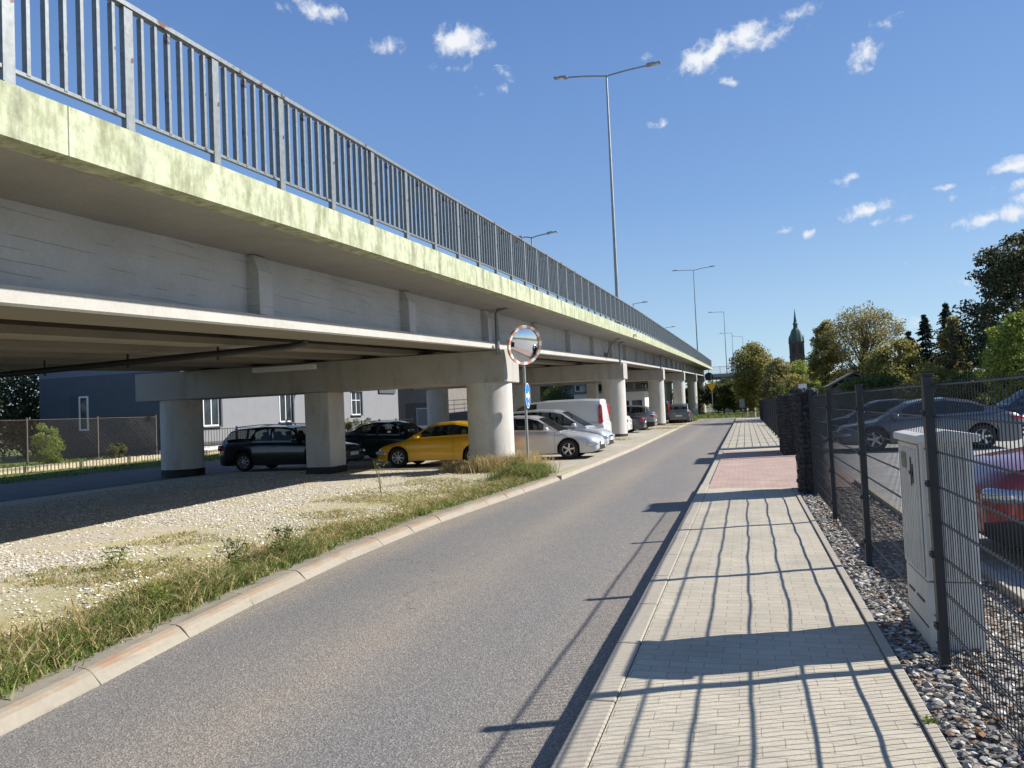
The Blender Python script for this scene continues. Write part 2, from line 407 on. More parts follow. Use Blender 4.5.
# ------------------------------------------------------------------ mesh builder
class MB:
    def __init__(s):
        s.v = []; s.f = []; s.m = []
    def add(s, vs, fs, mi=0):
        o = len(s.v)
        s.v.extend([tuple(p) for p in vs])
        s.f.extend([tuple(o + i for i in f) for f in fs])
        s.m.extend([mi] * len(fs))
        return s
    def box(s, c, d, rz=0.0, mi=0, rx=0.0, ry=0.0):
        hx, hy, hz = d[0] / 2, d[1] / 2, d[2] / 2
        mt = Matrix.Rotation(rz, 3, 'Z') @ Matrix.Rotation(ry, 3, 'Y') @ Matrix.Rotation(rx, 3, 'X')
        vs = []
        for x in (-hx, hx):
            for y in (-hy, hy):
                for z in (-hz, hz):
                    p = mt @ Vector((x, y, z))
                    vs.append((p.x + c[0], p.y + c[1], p.z + c[2]))
        return s.add(vs, [(0, 1, 3, 2), (4, 6, 7, 5), (0, 4, 5, 1), (2, 3, 7, 6), (0, 2, 6, 4), (1, 5, 7, 3)], mi)
    def bb(s, x0, x1, y0, y1, z0, z1, mi=0):
        return s.box(((x0 + x1) / 2, (y0 + y1) / 2, (z0 + z1) / 2), (abs(x1 - x0), abs(y1 - y0), abs(z1 - z0)), 0, mi)
    def tube(s, pts, rad, n=8, mi=0, cap=True):
        pts = [Vector(p) for p in pts]
        if not isinstance(rad, (list, tuple)):
            rad = [rad] * len(pts)
        o = len(s.v)
        prev = None
        for i, p in enumerate(pts):
            d = (pts[min(i + 1, len(pts) - 1)] - pts[max(i - 1, 0)]).normalized()
            if prev is None:
                a = d.orthogonal().normalized()
            else:
                a = (prev - d * prev.dot(d))
                a = a.normalized() if a.length > 1e-6 else d.orthogonal().normalized()
            prev = a
            bb = d.cross(a)
            for k in range(n):
                t = 2 * PI * k / n
                q = p + (a * math.cos(t) + bb * math.sin(t)) * rad[i]
                s.v.append((q.x, q.y, q.z))
        for i in range(len(pts) - 1):
            for k in range(n):
                k2 = (k + 1) % n
                s.f.append((o + i * n + k, o + i * n + k2, o + (i + 1) * n + k2, o + (i + 1) * n + k)); s.m.append(mi)
        if cap:
            s.f.append(tuple(o + k for k in reversed(range(n)))); s.m.append(mi)
            e = o + (len(pts) - 1) * n
            s.f.append(tuple(e + k for k in range(n))); s.m.append(mi)
        return s
    def cyl(s, c, r, z0, z1, n=32, mi=0, r2=None):
        return s.tube([(c[0], c[1], z0), (c[0], c[1], z1)], [r, r if r2 is None else r2], n, mi)
    def lathe(s, prof, n=32, axis='Z', c=(0, 0, 0), mi=0, closed=False):
        o = len(s.v)
        for (r, h) in prof:
            for k in range(n):
                t = 2 * PI * k / n
                a, b = r * math.cos(t), r * math.sin(t)
                p = (a, b, h) if axis == 'Z' else ((a, h, b) if axis == 'Y' else (h, a, b))
                s.v.append((p[0] + c[0], p[1] + c[1], p[2] + c[2]))
        m = len(prof)
        for i in range(m - 1):
            for k in range(n):
                k2 = (k + 1) % n
                s.f.append((o + i * n + k, o + i * n + k2, o + (i + 1) * n + k2, o + (i + 1) * n + k)); s.m.append(mi)
        if not closed:
            s.f.append(tuple(o + k for k in reversed(range(n)))); s.m.append(mi)
            e = o + (m - 1) * n
            s.f.append(tuple(e + k for k in range(n))); s.m.append(mi)
        return s
    def prism(s, poly, z0, z1, mi=0):
        n = len(poly)
        vs = [(x, y, z0) for x, y in poly] + [(x, y, z1) for x, y in poly]
        fs = [tuple(reversed(range(n))), tuple(range(n, 2 * n))]
        for i in range(n):
            j = (i + 1) % n
            fs.append((i, j, n + j, n + i))
        return s.add(vs, fs, mi)
    def extr(s, poly, axis, a0, a1, mi=0):
        # polygon in the two other axes, extruded along axis ('X' or 'Y')
        n = len(poly)
        if axis == 'X':
            vs = [(a0, p, q) for p, q in poly] + [(a1, p, q) for p, q in poly]
        else:
            vs = [(p, a0, q) for p, q in poly] + [(p, a1, q) for p, q in poly]
        fs = [tuple(range(n)), tuple(reversed(range(n, 2 * n)))]
        for i in range(n):
            j = (i + 1) % n
            fs.append((i, n + i, n + j, j))
        return s.add(vs, fs, mi)
    def build(s, name, mats, parent=None, smooth=None, bevel=0.0, loc=None):
        me = bpy.data.meshes.new(name)
        me.from_pydata(s.v, [], s.f)
        if not isinstance(mats, (list, tuple)):
            mats = [mats]
        for m in mats:
            me.materials.append(m)
        if len(mats) > 1:
            me.polygons.foreach_set('material_index', s.m)
        bm = bmesh.new(); bm.from_mesh(me)
        bmesh.ops.recalc_face_normals(bm, faces=bm.faces)
        if smooth is not None:
            for f in bm.faces:
                f.smooth = True
            for e in bm.edges:
                if len(e.link_faces) == 2:
                    e.smooth = e.calc_face_angle(0) < smooth
        bm.to_mesh(me); bm.free()
        ob = bpy.data.objects.new(name, me)
        COL.objects.link(ob)
        if loc is not None:
            ob.location = loc
        if parent is not None:
            ob.parent = parent
        if bevel:
            md = ob.modifiers.new('Bevel', 'BEVEL')
            md.width = bevel; md.segments = 2; md.limit_method = 'ANGLE'; md.angle_limit = R(40)
        return ob

def thing(name, label, cat, loc=(0, 0, 0), rz=0.0, group=None):
    o = bpy.data.objects.new(name, None)
    o.empty_display_size = 0.2
    COL.objects.link(o)
    o.location = loc
    o.rotation_euler = (0, 0, rz)
    o['label'] = label; o['category'] = cat
    if group: o['group'] = group
    return o

def tag(o, label, cat, group=None, kind=None):
    o['label'] = label; o['category'] = cat
    if group: o['group'] = group
    if kind: o['kind'] = kind
    return o

def struct(o, label=None):
    o['kind'] = 'structure'
    if label: o['label'] = label
    return o

def dup(root, loc=None, rz=None, label=None, group=None, parent=None):
    r = root.copy(); COL.objects.link(r)
    if parent is not None: r.parent = parent
    if loc is not None: r.location = loc
    if rz is not None: r.rotation_euler = (0, 0, rz)
    if label: r['label'] = label
    if group: r['group'] = group
    for ch in list(root.children):
        c = ch.copy(); COL.objects.link(c); c.parent = r
        for g in list(ch.children):
            d = g.copy(); COL.objects.link(d); d.parent = c
    return r

def interp(x, tab):
    if tab[0][0] > tab[-1][0]:
        tab = tab[::-1]
    return float(np.interp(x, [t[0] for t in tab], [t[1] for t in tab]))

# ------------------------------------------------------------------ ground
KERB = [(-6, -3.55), (0, -3.80), (3.2, -4.0), (5.8, -4.38), (8.2, -4.58), (10.7, -4.62), (14, -4.45), (17.6, -4.28), (23, -4.22), (29, -4.2), (50, -4.5), (80, -4.95)]
def kx(y):
    return interp(y, KERB)

def sheet(poly, z, mat, name):
    mb = MB()
    mb.add([(x, y, z) for x, y in poly], [tuple(range(len(poly)))])
    return struct(mb.build(name, mat))

sheet([(-900, -300), (900, -300), (900, 1500), (-900, 1500)], -0.03, M['grassgr'], 'ground')
ys = list(np.arange(-6, 80.1, 1.0))
mb = MB()
mb.add([(-0.87, y, 0.0) for y in ys] + [(kx(y), y, 0.0) for y in ys],
       [(i, i + 1, len(ys) + i + 1, len(ys) + i) for i in range(len(ys) - 1)])
mb.add([(-60, 80, 0.0), (40, 80, 0.0), (40, 87, 0.0), (-60, 87, 0.0)], [(0, 1, 2, 3)])
struct(mb.build('road', M['asphalt']))
# left ground slabs
gy = [y for y in ys if y <= 20.6] + [20.6]
poly = [(kx(y) - 0.16, y) for y in gy] + [(-16.4, 20.6), (-16.4, -6)]
mb = MB().prism(poly, -0.02, 0.10)
struct(mb.build('gravel_ground', M['gravel']))
gy = [20.6] + [y for y in ys if 20.6 < y < 79]
poly = [(kx(y), y) for y in gy] + [(-16.4, gy[-1]), (-16.4, 20.6)]
mb = MB().prism(poly, -0.02, 0.096)
struct(mb.build('parking_pavement', M['lotpavers']))
gy = [17.4, 18.4, 19.4, 20.6]
sheet([(kx(y) - 0.30, y) for y in gy] + [(kx(17.4) - 0.9, 20.6), (kx(17.4) - 0.8, 17.4)], 0.1045, M['lotpavers'], 'parking_apron')
MB_ = MB().box((-11.2, 20.55, 0.105), (9.0, 0.10, 0.05)).build('parking_edging', M['kerbpale'])
struct(MB_)
mb = MB().bb(-22.4, -16.4, -20, 130, -0.02, 0.085)
struct(mb.build('path', M['path']))
# bank of grass beyond path, yard behind it
mb = MB()
ya = list(np.arange(-20, 131, 3.0))
prof = [(-22.4, 0.07), (-22.9, 0.16), (-23.4, 0.22), (-24.0, 0.27), (-26, 0.30), (-60, 0.32)]
vs = []
for y in ya:
    for (x, z) in prof:
        vs.append((x, y, z + 0.02 * math.sin(y * 1.7 + x)))
n = len(prof)
fs = [(i * n + k, (i + 1) * n + k, (i + 1) * n + k + 1, i * n + k + 1) for i in range(len(ya) - 1) for k in range(n - 1)]
mb.add(vs, fs)
struct(mb.build('lawn', M['lawn'], smooth=R(60)))

# left kerb stones : one row of 1 m stones with joints and a dished gutter of sand
mb = MB()
y = -2.0
while y < 17.6:
    y2 = y + 0.993
    a = (kx(y), y); b_ = (kx(y2), y2)
    jig = random.uniform(-0.016, 0.016)
    prof = [(0.03, -0.01), (0.028, 0.008), (-0.025 + jig, 0.066), (-0.05 + jig, 0.086), (-0.085 + jig, 0.098), (-0.19, 0.104), (-0.31, 0.102), (-0.31, -0.01)]
    vs = [(a[0] + u, a[1], z) for u, z in prof] + [(b_[0] + u, b_[1], z) for u, z in prof]
    n = len(prof)
    fs = [tuple(range(n)), tuple(reversed(range(n, 2 * n)))] + [(i, (i + 1) % n, n + (i + 1) % n, n + i) for i in range(n)]
    mb.add(vs, fs)
    mb.m[-n:] = [0, 0, 1, 1, 2, 2, 0, 0]
    y += 1.0
struct(mb.build('kerb', [M['kerb'], M['kerbrust'], M['kerbtop']], bevel=0.006))
mb = MB()
y = 17.62
while y < 79:
    mb.box((kx(y + .5) - 0.03, y + 0.5, 0.045), (0.16, 0.99, 0.115), rz=math.atan2(-(kx(y + 1) - kx(y)), 1))
    y += 1.0
struct(mb.build('parking_kerb', M['kerbpale']))

# sidewalk with a slightly uneven surface
def walk(name, x0, x1, y0, y1, mat, step=0.1, amp=0.007, z0=0.12):
    nx = max(2, int((x1 - x0) / step) + 1); ny = max(2, int((y1 - y0) / step) + 1)
    vs = []
    for j in range(ny):
        yy = y0 + (y1 - y0) * j / (ny - 1)
        for i in range(nx):
            xx = x0 + (x1 - x0) * i / (nx - 1)
            e = min(1, min(xx - x0, x1 - xx) / 0.25)
            z = z0 + amp * e * (mnoise.noise(Vector((xx * 2.2, yy * 1.7, 3.3))) + 0.4 * mnoise.noise(Vector((xx * 6, yy * 5, 1.3))))
            vs.append((xx, yy, z))
    fs = [(j * nx + i, j * nx + i + 1, (j + 1) * nx + i + 1, (j + 1) * nx + i) for j in range(ny - 1) for i in range(nx - 1)]
    mb = MB(); mb.add(vs, fs)
    ob = mb.build(name, mat, smooth=R(80))
    return struct(ob)
walk('sidewalk', -0.72, 0.70, -3, 14.2, M['pavers'], 0.08, 0.012)
walk('driveway', -0.72, 1.9, 14.2, 25.2, M['redpavers'], 0.3, 0.006)
walk('sidewalk_beyond', -0.72, 1.25, 25.2, 80, M['pavers'], 0.4, 0.004)
mb = MB()
for y in np.arange(-3, 80, 1.0):
    z1 = 0.124 if not (14.2 <= y < 25) else 0.10
    mb.bb(-0.88, -0.727, y, y + 0.992, -0.01, z1)
struct(mb.build('kerb_right', M['kerbpale'], bevel=0.012))
mb = MB()
for y in np.arange(-3, 14, 1.0):
    mb.bb(0.707, 0.765, y, min(y + 0.994, 14.2), -0.01, 0.135)
struct(mb.build('edging', M['kerbpale'], bevel=0.006))
mb = MB().bb(0.766, 1.80, -3, 14.2, -0.02, 0.105)
struct(mb.build('gravel_strip', M['gravelgrey']))
mb = MB()
for y in np.arange(-3, 45, 1.0):
    if 14.2 <= y < 25: continue
    mb.bb(1.802, 1.902, y, min(y + 0.994, 60), -0.01, 0.175)
struct(mb.build('yard_kerb', M['kerbpale'], bevel=0.008))
mb = MB().bb(1.902, 40, -5, 46, -0.02, 0.112)
struct(mb.build('yard', M['greypavers']))
mb = MB().bb(1.25, 1.802, 25.2, 46, -0.02, 0.10)
struct(mb.build('yard_soil', M['gravelgrey']))

# pebbles as real stones
def stones(name, n, fx, size, mat, label, cat, flat=0.6):
    tmpl = []
    base = [(0, 0, 1), (0, 0, -1), (1, 0, 0), (-1, 0, 0), (0, 1, 0), (0, -1, 0), (.62, .62, .5), (-.62, .62, .5), (.62, -.62, .5), (-.62, -.62, .5)]
    fc = [(2, 6, 8), (0, 6, 7), (0, 7, 9), (0, 9, 8), (0, 8, 6), (4, 7, 6), (3, 9, 7), (5, 8, 9), (2, 4, 6), (4, 3, 7), (3, 5, 9), (5, 2, 8), (1, 4, 2), (1, 3, 4), (1, 5, 3), (1, 2, 5)]
    base = np.array(base, float)
    V = []; Fv = []
    o = 0
    for i in range(n):
        x, y, z = fx()
        s = size[0] + (size[1] - size[0]) * random.random() ** 2
        sc = np.array([s * random.uniform(.7, 1.3), s * random.uniform(.7, 1.3), s * flat * random.uniform(.6, 1.2)])
        b = (base * rng.uniform(0.75, 1.2, (10, 1))) * sc
        t = random.uniform(0, 2 * PI); c, sn = math.cos(t), math.sin(t)
        tl = random.uniform(-.5, .5)
        xx = b[:, 0] * c - b[:, 1] * sn; yy = b[:, 0] * sn + b[:, 1] * c
        zz = b[:, 2] + xx * tl * 0.5
        V.extend(zip(xx + x, yy + y, zz + z + s * .25))
        Fv.extend([tuple(o + k for k in f) for f in fc])
        o += 10
    me = bpy.data.meshes.new(name)
    me.from_pydata(V, [], Fv)
    me.materials.append(mat)
    ob = bpy.data.objects.new(name, me); COL.objects.link(ob)
    return ob

def stonemat(name, stops):
    m, nt, b = newmat(name)
    g = N(nt, 'ShaderNodeNewGeometry')
    nt.links.new(ramp(nt, g.outputs['Random Per Island'], stops), b.inputs['Base Color'])
    b.inputs['Roughness'].default_value = 0.85
    bump(nt, b, noise(nt, objvec(nt), 90, 3), 0.4, 0.004)
    return m
M['pebble'] = stonemat('grey_pebbles', [(0.0, (0.14, 0.125, 0.105)), (0.35, (0.28, 0.255, 0.22)), (0.72, (0.47, 0.435, 0.38)), (0.88, (0.68, 0.64, 0.57)), (0.905, (0.28, 0.16, 0.08)), (1.0, (0.33, 0.18, 0.09))])
M['chips'] = stonemat('pale_gravel_chips', [(0.0, (0.26, 0.22, 0.17)), (0.2, (0.48, 0.43, 0.35)), (0.6, (0.70, 0.66, 0.57)), (1.0, (0.86, 0.84, 0.78))])
def fx_strip():
    y = 1.5 + 12.6 * random.random() ** 1.5
    return (random.uniform(0.785, 1.79), y, 0.10 + random.choice([0, 0, 0.012, 0.02]))
ob = stones('gravel_stones', 19000, fx_strip, (0.010, 0.030), M['pebble'], '', '')
tag(ob, 'loose grey crushed stones with brown leaves along the mesh fence', 'gravel', kind='stuff')
def fx_left():
    while True:
        y = 4.5 + 15.8 * random.random() ** 1.2
        x = random.uniform(-15.5, kx(y) - 0.55)
        d = -x + kx(y)
        if mnoise.noise(Vector((x * .5, y * .5, 0))) > 0.18 and random.random() < .8: continue
        if d < 1.0 and random.random() < 0.75: continue
        return (x, y, 0.10)
ob = stones('gravel_chips', 44000, fx_left, (0.008, 0.022), M['chips'], '', '')
tag(ob, 'pale gravel chips scattered on the ground beside the bridge', 'gravel', kind='stuff')

# ------------------------------------------------------------------ grass
def blades(name, pts, mat, width=0.006):
    V = []; Fv = []
    o = 0
    for (x, y, z, h, lean) in pts:
        t = random.uniform(0, 2 * PI); w = width * random.uniform(.7, 1.6)
        dx, dy = math.cos(t) * w, math.sin(t) * w
        t2 = random.uniform(0, 2 * PI); lx, ly = math.cos(t2) * lean * h, math.sin(t2) * lean * h
        V += [(x - dx, y - dy, z), (x + dx, y + dy, z),
              (x + lx * .35 + dx * .7, y + ly * .35 + dy * .7, z + h * .6), (x + lx * .35 - dx * .7, y + ly * .35 - dy * .7, z + h * .6),
              (x + lx, y + ly, z + h * random.uniform(.8, 1.0))]
        Fv += [(o, o + 1, o + 2, o + 3), (o + 3, o + 2, o + 4)]
        o += 5
    me = bpy.data.meshes.new(name); me.from_pydata(V, [], Fv); me.materials.append(mat)
    ob = bpy.data.objects.new(name, me); COL.objects.link(ob)
    return ob
green = []; dry = []
def strip_pt(y, d):
    return kx(y) - 0.30 - d
for i in range(6200):       # tufts
    y = 2.0 + 15.6 * random.random() ** 1.35
    d = abs(random.gauss(0, 0.46)) - 0.03
    x = strip_pt(y, d)
    dens = 0.72 + 0.6 * mnoise.noise(Vector((x * .9, y * .8, 4.4)))
    if y < 7.5: dens += .3
    if random.random() > dens: continue
    clump = mnoise.noise(Vector((x * 1.3, y * 1.1, 9.1)))
    hh = 0.026 + 0.10 * max(0, clump + .15) * random.choice([.5, 1, 1, 1.4]) + (0.08 if y < 8 else 0) * random.random() ** 2
    if 16.6 < y < 17.6: hh += 0.12
    isdry = random.random() < (0.22 + min(.7, d * .6))
    for k in range(13):
        p = (x + random.gauss(0, .045), y + random.gauss(0, .04), 0.10, hh * random.choice([.4, .6, .8, 1.0, 1.6]), random.uniform(.3, 1.6))
        (dry if isdry else green).append(p)
for i in range(9500):      # thin dry grass further out
    y = 2.5 + 15 * random.random() ** 1.6
    d = 0.45 + 2.7 * random.random() ** 1.3
    x = strip_pt(y, d)
    if mnoise.noise(Vector((x * .55, y * .55, 2.2))) < 0.0: continue
    for k in range(6):
        (dry if random.random() < .60 else green).append((x + random.gauss(0, .06), y + random.gauss(0, .06), 0.10, random.uniform(.012, .05), random.uniform(.6, 2.2)))
for i in range(1500):       # straw round the foot of the first column and by the mirror pole
    t = random.uniform(0, 2 * PI); rr = 0.68 + abs(random.gauss(0, .28))
    x = -6.72 + math.cos(t) * rr * 1.15; y = 20.0 + math.sin(t) * rr
    if y > 20.7: continue
    for k in range(7):
        dry.append((x + random.gauss(0, .05), y + random.gauss(0, .05), 0.10, random.uniform(.10, .60 if x > -7.0 else .3), random.uniform(.2, .8)))
for i in range(420):
    x = random.gauss(-5.15, .25); y = random.gauss(17.6, .45)
    if x > kx(y) - .3: continue
    for k in range(12):
        green.append((x + random.gauss(0, .06), y + random.gauss(0, .06), 0.10, random.uniform(.1, .36), random.uniform(.3, .9)))
for (cx_, cy_, s_) in ((-6.4, 36.5, .5), (-5.3, 52.0, .6), (-5.2, 60, .5), (-7.3, 41.8, .4)):
    for i in range(500):
        dry.append((random.gauss(cx_, s_), random.gauss(cy_, s_ * .7), .096, random.uniform(.03, .16), .8))
        if i % 2: green.append((random.gauss(cx_, s_), random.gauss(cy_, s_ * .7), .096, random.uniform(.03, .16), .8))
tag(blades('roadside_grass', green, M['grass'], 0.0045), 'green grass and weeds growing behind the left kerb', 'grass', kind='stuff')
tag(blades('dry_grass', dry, M['drygrass'], 0.005), 'straw coloured dry grass on the gravel and round the column foot', 'dry grass', kind='stuff')
far = []
for i in range(9000):
    far.append((random.uniform(-9, 4), random.uniform(87.5, 112), 0.0, random.uniform(.1, .4), .6))
for i in range(2200):
    far.append((random.uniform(-4.9, -4.4) - random.random() * 2, random.uniform(70, 79), 0.09, random.uniform(.05, .3), .6))
tag(blades('verge_grass', far, M['grass'], 0.03), 'strip of long grass beyond the end of the road', 'grass', kind='stuff')
lw = []
for i in range(12000):
    y = random.uniform(12, 60); x = random.uniform(-24.0, -22.45)
    lw.append((x, y, interp(x, [(-24.0, .27), (-23.4, .22), (-22.9, .16), (-22.4, .07)]), random.uniform(.03, .10), .7))
for i in range(5000):
    lw.append((random.uniform(-30, -24.3), random.uniform(14, 29), 0.29, random.uniform(.05, .2), .7))
tag(blades('lawn_grass', lw, M['grass'], 0.012), 'mown grass bank between the path and the timber edging', 'grass', kind='stuff')

# weeds with leaves at the kerb
def weed(name, x, y, h, label, n=160, spread=.18, mat='leaf_green'):
    V = []; Fv = []; o = 0
    for i in range(n):
        t = random.uniform(0, 2 * PI); rr = spread * math.sqrt(random.random()) * random.uniform(.4, 1)
        z = h * random.random() ** .8
        cx_, cy_ = rr * math.cos(t), rr * math.sin(t)
        u = Vector((random.gauss(0, 1), random.gauss(0, 1), random.gauss(0, .5))).normalized() * random.uniform(.02, .045)
        w = Vector((random.gauss(0, 1), random.gauss(0, 1), random.gauss(0, .6))).normalized() * random.uniform(.006, .014)
        p = Vector((cx_, cy_, z))
        V += [tuple(p - u), tuple(p + w), tuple(p + u), tuple(p - w)]
        Fv.append((o, o + 1, o + 2, o + 3)); o += 4
    mb = MB(); mb.v = V; mb.f = Fv; mb.m = [0] * len(Fv)
    r = thing(name, label, 'weed', (x, y, .10), group='weeds behind the left kerb')
    mb.build('foliage', M[mat], r)
    st = MB()
    for k in range(6):
        t = random.uniform(0, 2 * PI); q = random.uniform(.3, 1) * spread
        st.tube([(0, 0, 0), (math.cos(t) * q * .4, math.sin(t) * q * .4, h * .5), (math.cos(t) * q, math.sin(t) * q, h)], .003, 5)
    st.build('stem', M['leaf_green'], r)
    return r
weed('weed', -5.05, 7.5, .38, 'dark leafy weed nearest the sunlit middle of the left kerb', 260, .22)
weed('weed', -5.25, 6.9, .34, 'dark leafy weed just left of the tallest kerb weed', 220, .22)
weed('weed', -4.80, 5.3, .26, 'low broad weed behind the nearest kerb stones', 200, .22, 'leaf_bright')
weed('weed', -6.8, 6.9, .24, 'bright low weed standing alone out on the gravel', 150, .2, 'leaf_bright')
weed('weed', -5.2, 16.9, .50, 'bushy weed at the far end of the left kerb', 420, .38, 'leaf_green')
weed('weed', -6.9, 13.6, .75, 'tall thin dry weed in front of the first bridge column', 60, .18, 'leaf_brown')
weed('weed', 0.74, 3.98, .05, 'tiny green weed in the sidewalk edging', 24, .035, 'leaf_bright')

# ------------------------------------------------------------------ viaduct
ZB = [(-30, 2.45), (4.12, 3.80), (8.9, 3.99), (17.5, 4.32), (39.4, 5.06), (77.5, 6.05), (132, 7.30), (200, 7.7)]
def zb(s):
    return interp(s, ZB)
RC = 38.0
def P3(u, s, z):
    """cross-section offset u (X at straight part), distance s, absolute z"""
    if s <= 132:
        return (u, s, z)
    th = (s - 132) / RC
    rad = RC + (-5.0 - u)
    return (-5.0 + RC - rad * math.cos(th), 132 + rad * math.sin(th), z)
SL = [-8, -4, 0, 4, 8, 12, 16, 20, 26, 32, 40, 50, 60, 70, 80, 92, 104, 116, 124, 133.5]
def sweep(prof, name, mat, parent, mats=None, sl=SL, smooth=None, matidx=None, bevel=0):
    mb = MB(); n = len(prof)
    vs = []
    for s in sl:
        b0 = zb(s)
        vs += [P3(u, s, b0 + z) for u, z in prof]
    fs = []; mi = []
    for i in range(len(sl) - 1):
        for k in range(n):
            k2 = (k + 1) % n
            fs.append((i * n + k, i * n + k2, (i + 1) * n + k2, (i + 1) * n + k)); mi.append(matidx[k] if matidx else 0)
    fs.append(tuple(range(n))); mi.append(0)
    fs.append(tuple(reversed(range((len(sl) - 1) * n, len(sl) * n)))); mi.append(0)
    mb.add(vs, fs); mb.m = mi
    return mb.build(name, mats or mat, parent, smooth=smooth)

VIA = thing('viaduct', 'long concrete road viaduct with mossy pale green edge running along the left of the street', 'bridge', (0, 0, 0))
sweep([(-5.0, 0.0), (-5.0, 0.40), (-5.30, 0.41), (-5.30, 0.02), (-5.25, 0.012), (-5.12, 0.02), (-5.08, 0.0)], 'edge_beam', M['fascia'], VIA)
# deck slab with thickened haunch
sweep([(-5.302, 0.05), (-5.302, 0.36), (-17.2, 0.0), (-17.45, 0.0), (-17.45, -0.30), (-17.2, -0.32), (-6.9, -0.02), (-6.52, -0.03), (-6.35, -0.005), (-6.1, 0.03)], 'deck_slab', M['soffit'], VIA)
sweep([(-17.452, -0.32), (-17.452, 0.08), (-17.6, 0.08), (-17.6, -0.32)], 'parapet', M['soffit'], VIA)
# edge girder: flange, web
sweep([(-6.25, -0.86), (-6.46, -0.83), (-6.46, -0.022), (-7.0, -0.022), (-7.0, -0.80), (-7.2, -0.86), (-7.2, -1.045), (-6.28, -1.045), (-6.25, -1.02)],
      'edge_girder', None, VIA, mats=[M['flange'], M['web'], M['beam']], matidx=[1, 1, 2, 2, 2, 2, 2, 0, 0])
for u in (-8.9, -10.7, -12.5, -14.3, -16.1):
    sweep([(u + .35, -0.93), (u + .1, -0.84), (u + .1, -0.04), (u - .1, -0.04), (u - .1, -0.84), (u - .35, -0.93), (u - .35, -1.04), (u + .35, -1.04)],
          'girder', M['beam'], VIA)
# vertical ribs on the outer girder
s = -0.7
while s < 131:
    b0 = zb(s)
    zz = 0.034
    mb = MB()
    h0, h1 = b0 - 0.862, b0 - 0.03
    w = 0.155
    poly = [(-6.465, h0 + .03), (-6.262, h0 + .004), (-6.275, h1 - 0.22), (-6.36, h1 + .0), (-6.465, h1 + .0)]
    mb.extr(poly, 'Y', s - w, s + w)
    mb.build('rib', M['web'], VIA, bevel=0.006)
    s += 4.9
# diaphragms between girders
for s in np.arange(1.6, 130, 9.8):
    b0 = zb(s)
    us = [-7.0, -8.8, -9.0, -10.6, -10.8, -12.4, -12.6, -14.2, -14.4, -16.0]
    mb = MB()
    for a, b_ in zip(us[0::2], us[1::2]):
        mb.bb(a - .003, b_ + .003, s - .11, s + .11, b0 - 0.82, b0 - 0.33)
    mb.build('diaphragm', M['beam'], VIA)
# piers
PIERS = [-1, 20, 41, 61.8, 84, 106, 128.5]
for s in PIERS:
    b0 = zb(s)
    capt, capb = b0 - 1.075, b0 - 1.93
    mb = MB()
    if s < 132:
        mb.box(((-6.06 - 18.15) / 2, s, (capt + capb) / 2), (12.09, 1.36, capt - capb))
    else:
        p = P3(-12.3, s, 0); th = (s - 132) / RC
        mb.box((p[0], p[1], (capt + capb) / 2), (12.4, 1.36, capt - capb), rz=-th)
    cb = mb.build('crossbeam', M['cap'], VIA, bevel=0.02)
    for u in (-6.6, -8.9, -10.7, -12.5, -14.3, -16.1):
        p = P3(u, s, 0)
        MB().box((p[0], p[1], capt + .012), (0.35, 0.5, 0.032)).build('bearing', M['tar'], VIA)
    for u in (-6.74, -11.95, -17.0):
        p = P3(u, s, 0)
        if u == -11.95:
            c = MB().box((p[0] + .05, p[1], (capb + .05) / 2), (.80, .92, capb - .054)).build('column', M['column'], VIA, bevel=.03)
            MB().box((p[0] + .05, p[1], .17), (.84, .96, .26)).build('tar_band', M['tar'], c, bevel=.02)
        else:
            c = MB().cyl((p[0], p[1]), 0.63, 0.05, capb - .002, 40).build('column', M['column'], VIA, smooth=R(50))
            MB().cyl((p[0], p[1]), 0.645, 0.04, 0.24 if u > -10 else .33, 40).build('tar_band', M['tar'], c, smooth=R(50))
        mb = None
    # drain pipe by each pier
    if s > 0 and s < 132:
        mb = MB()
        mb.tube([(-5.9, s - .75, b0 + .0), (-6.15, s - .75, b0 - .05), (-6.2, s - .75, b0 - .12), (-6.2, s - .75, b0 - 1.2)], 0.055, 10)
        mb.build('drain_pipe', M['pole'], VIA, smooth=R(40))
# pipes under the deck
mb = MB()
for a in range(0, 9):
    pass
mb.tube([(-7.1, 11.5, zb(11.5) - .9), (-7.2, 11.5, zb(11.5) - 1.10), (-7.5, 11.5, zb(11.5) - 1.14), (-16.6, 11.6, zb(11.6) - 1.30)], 0.06, 10)
for x in (-9, -11, -13, -15):
    mb.box((x, 11.55, zb(11.5) - 1.10 + (x + 7.5) * .016), (.03, .03, .3))
mb.build('drain_pipe', M['blackiron'], VIA, smooth=R(40))
MB().bb(-13.5, -11.5, 18.8, 18.98, 3.10, 3.24).build('lamp_housing', M['white'], VIA)

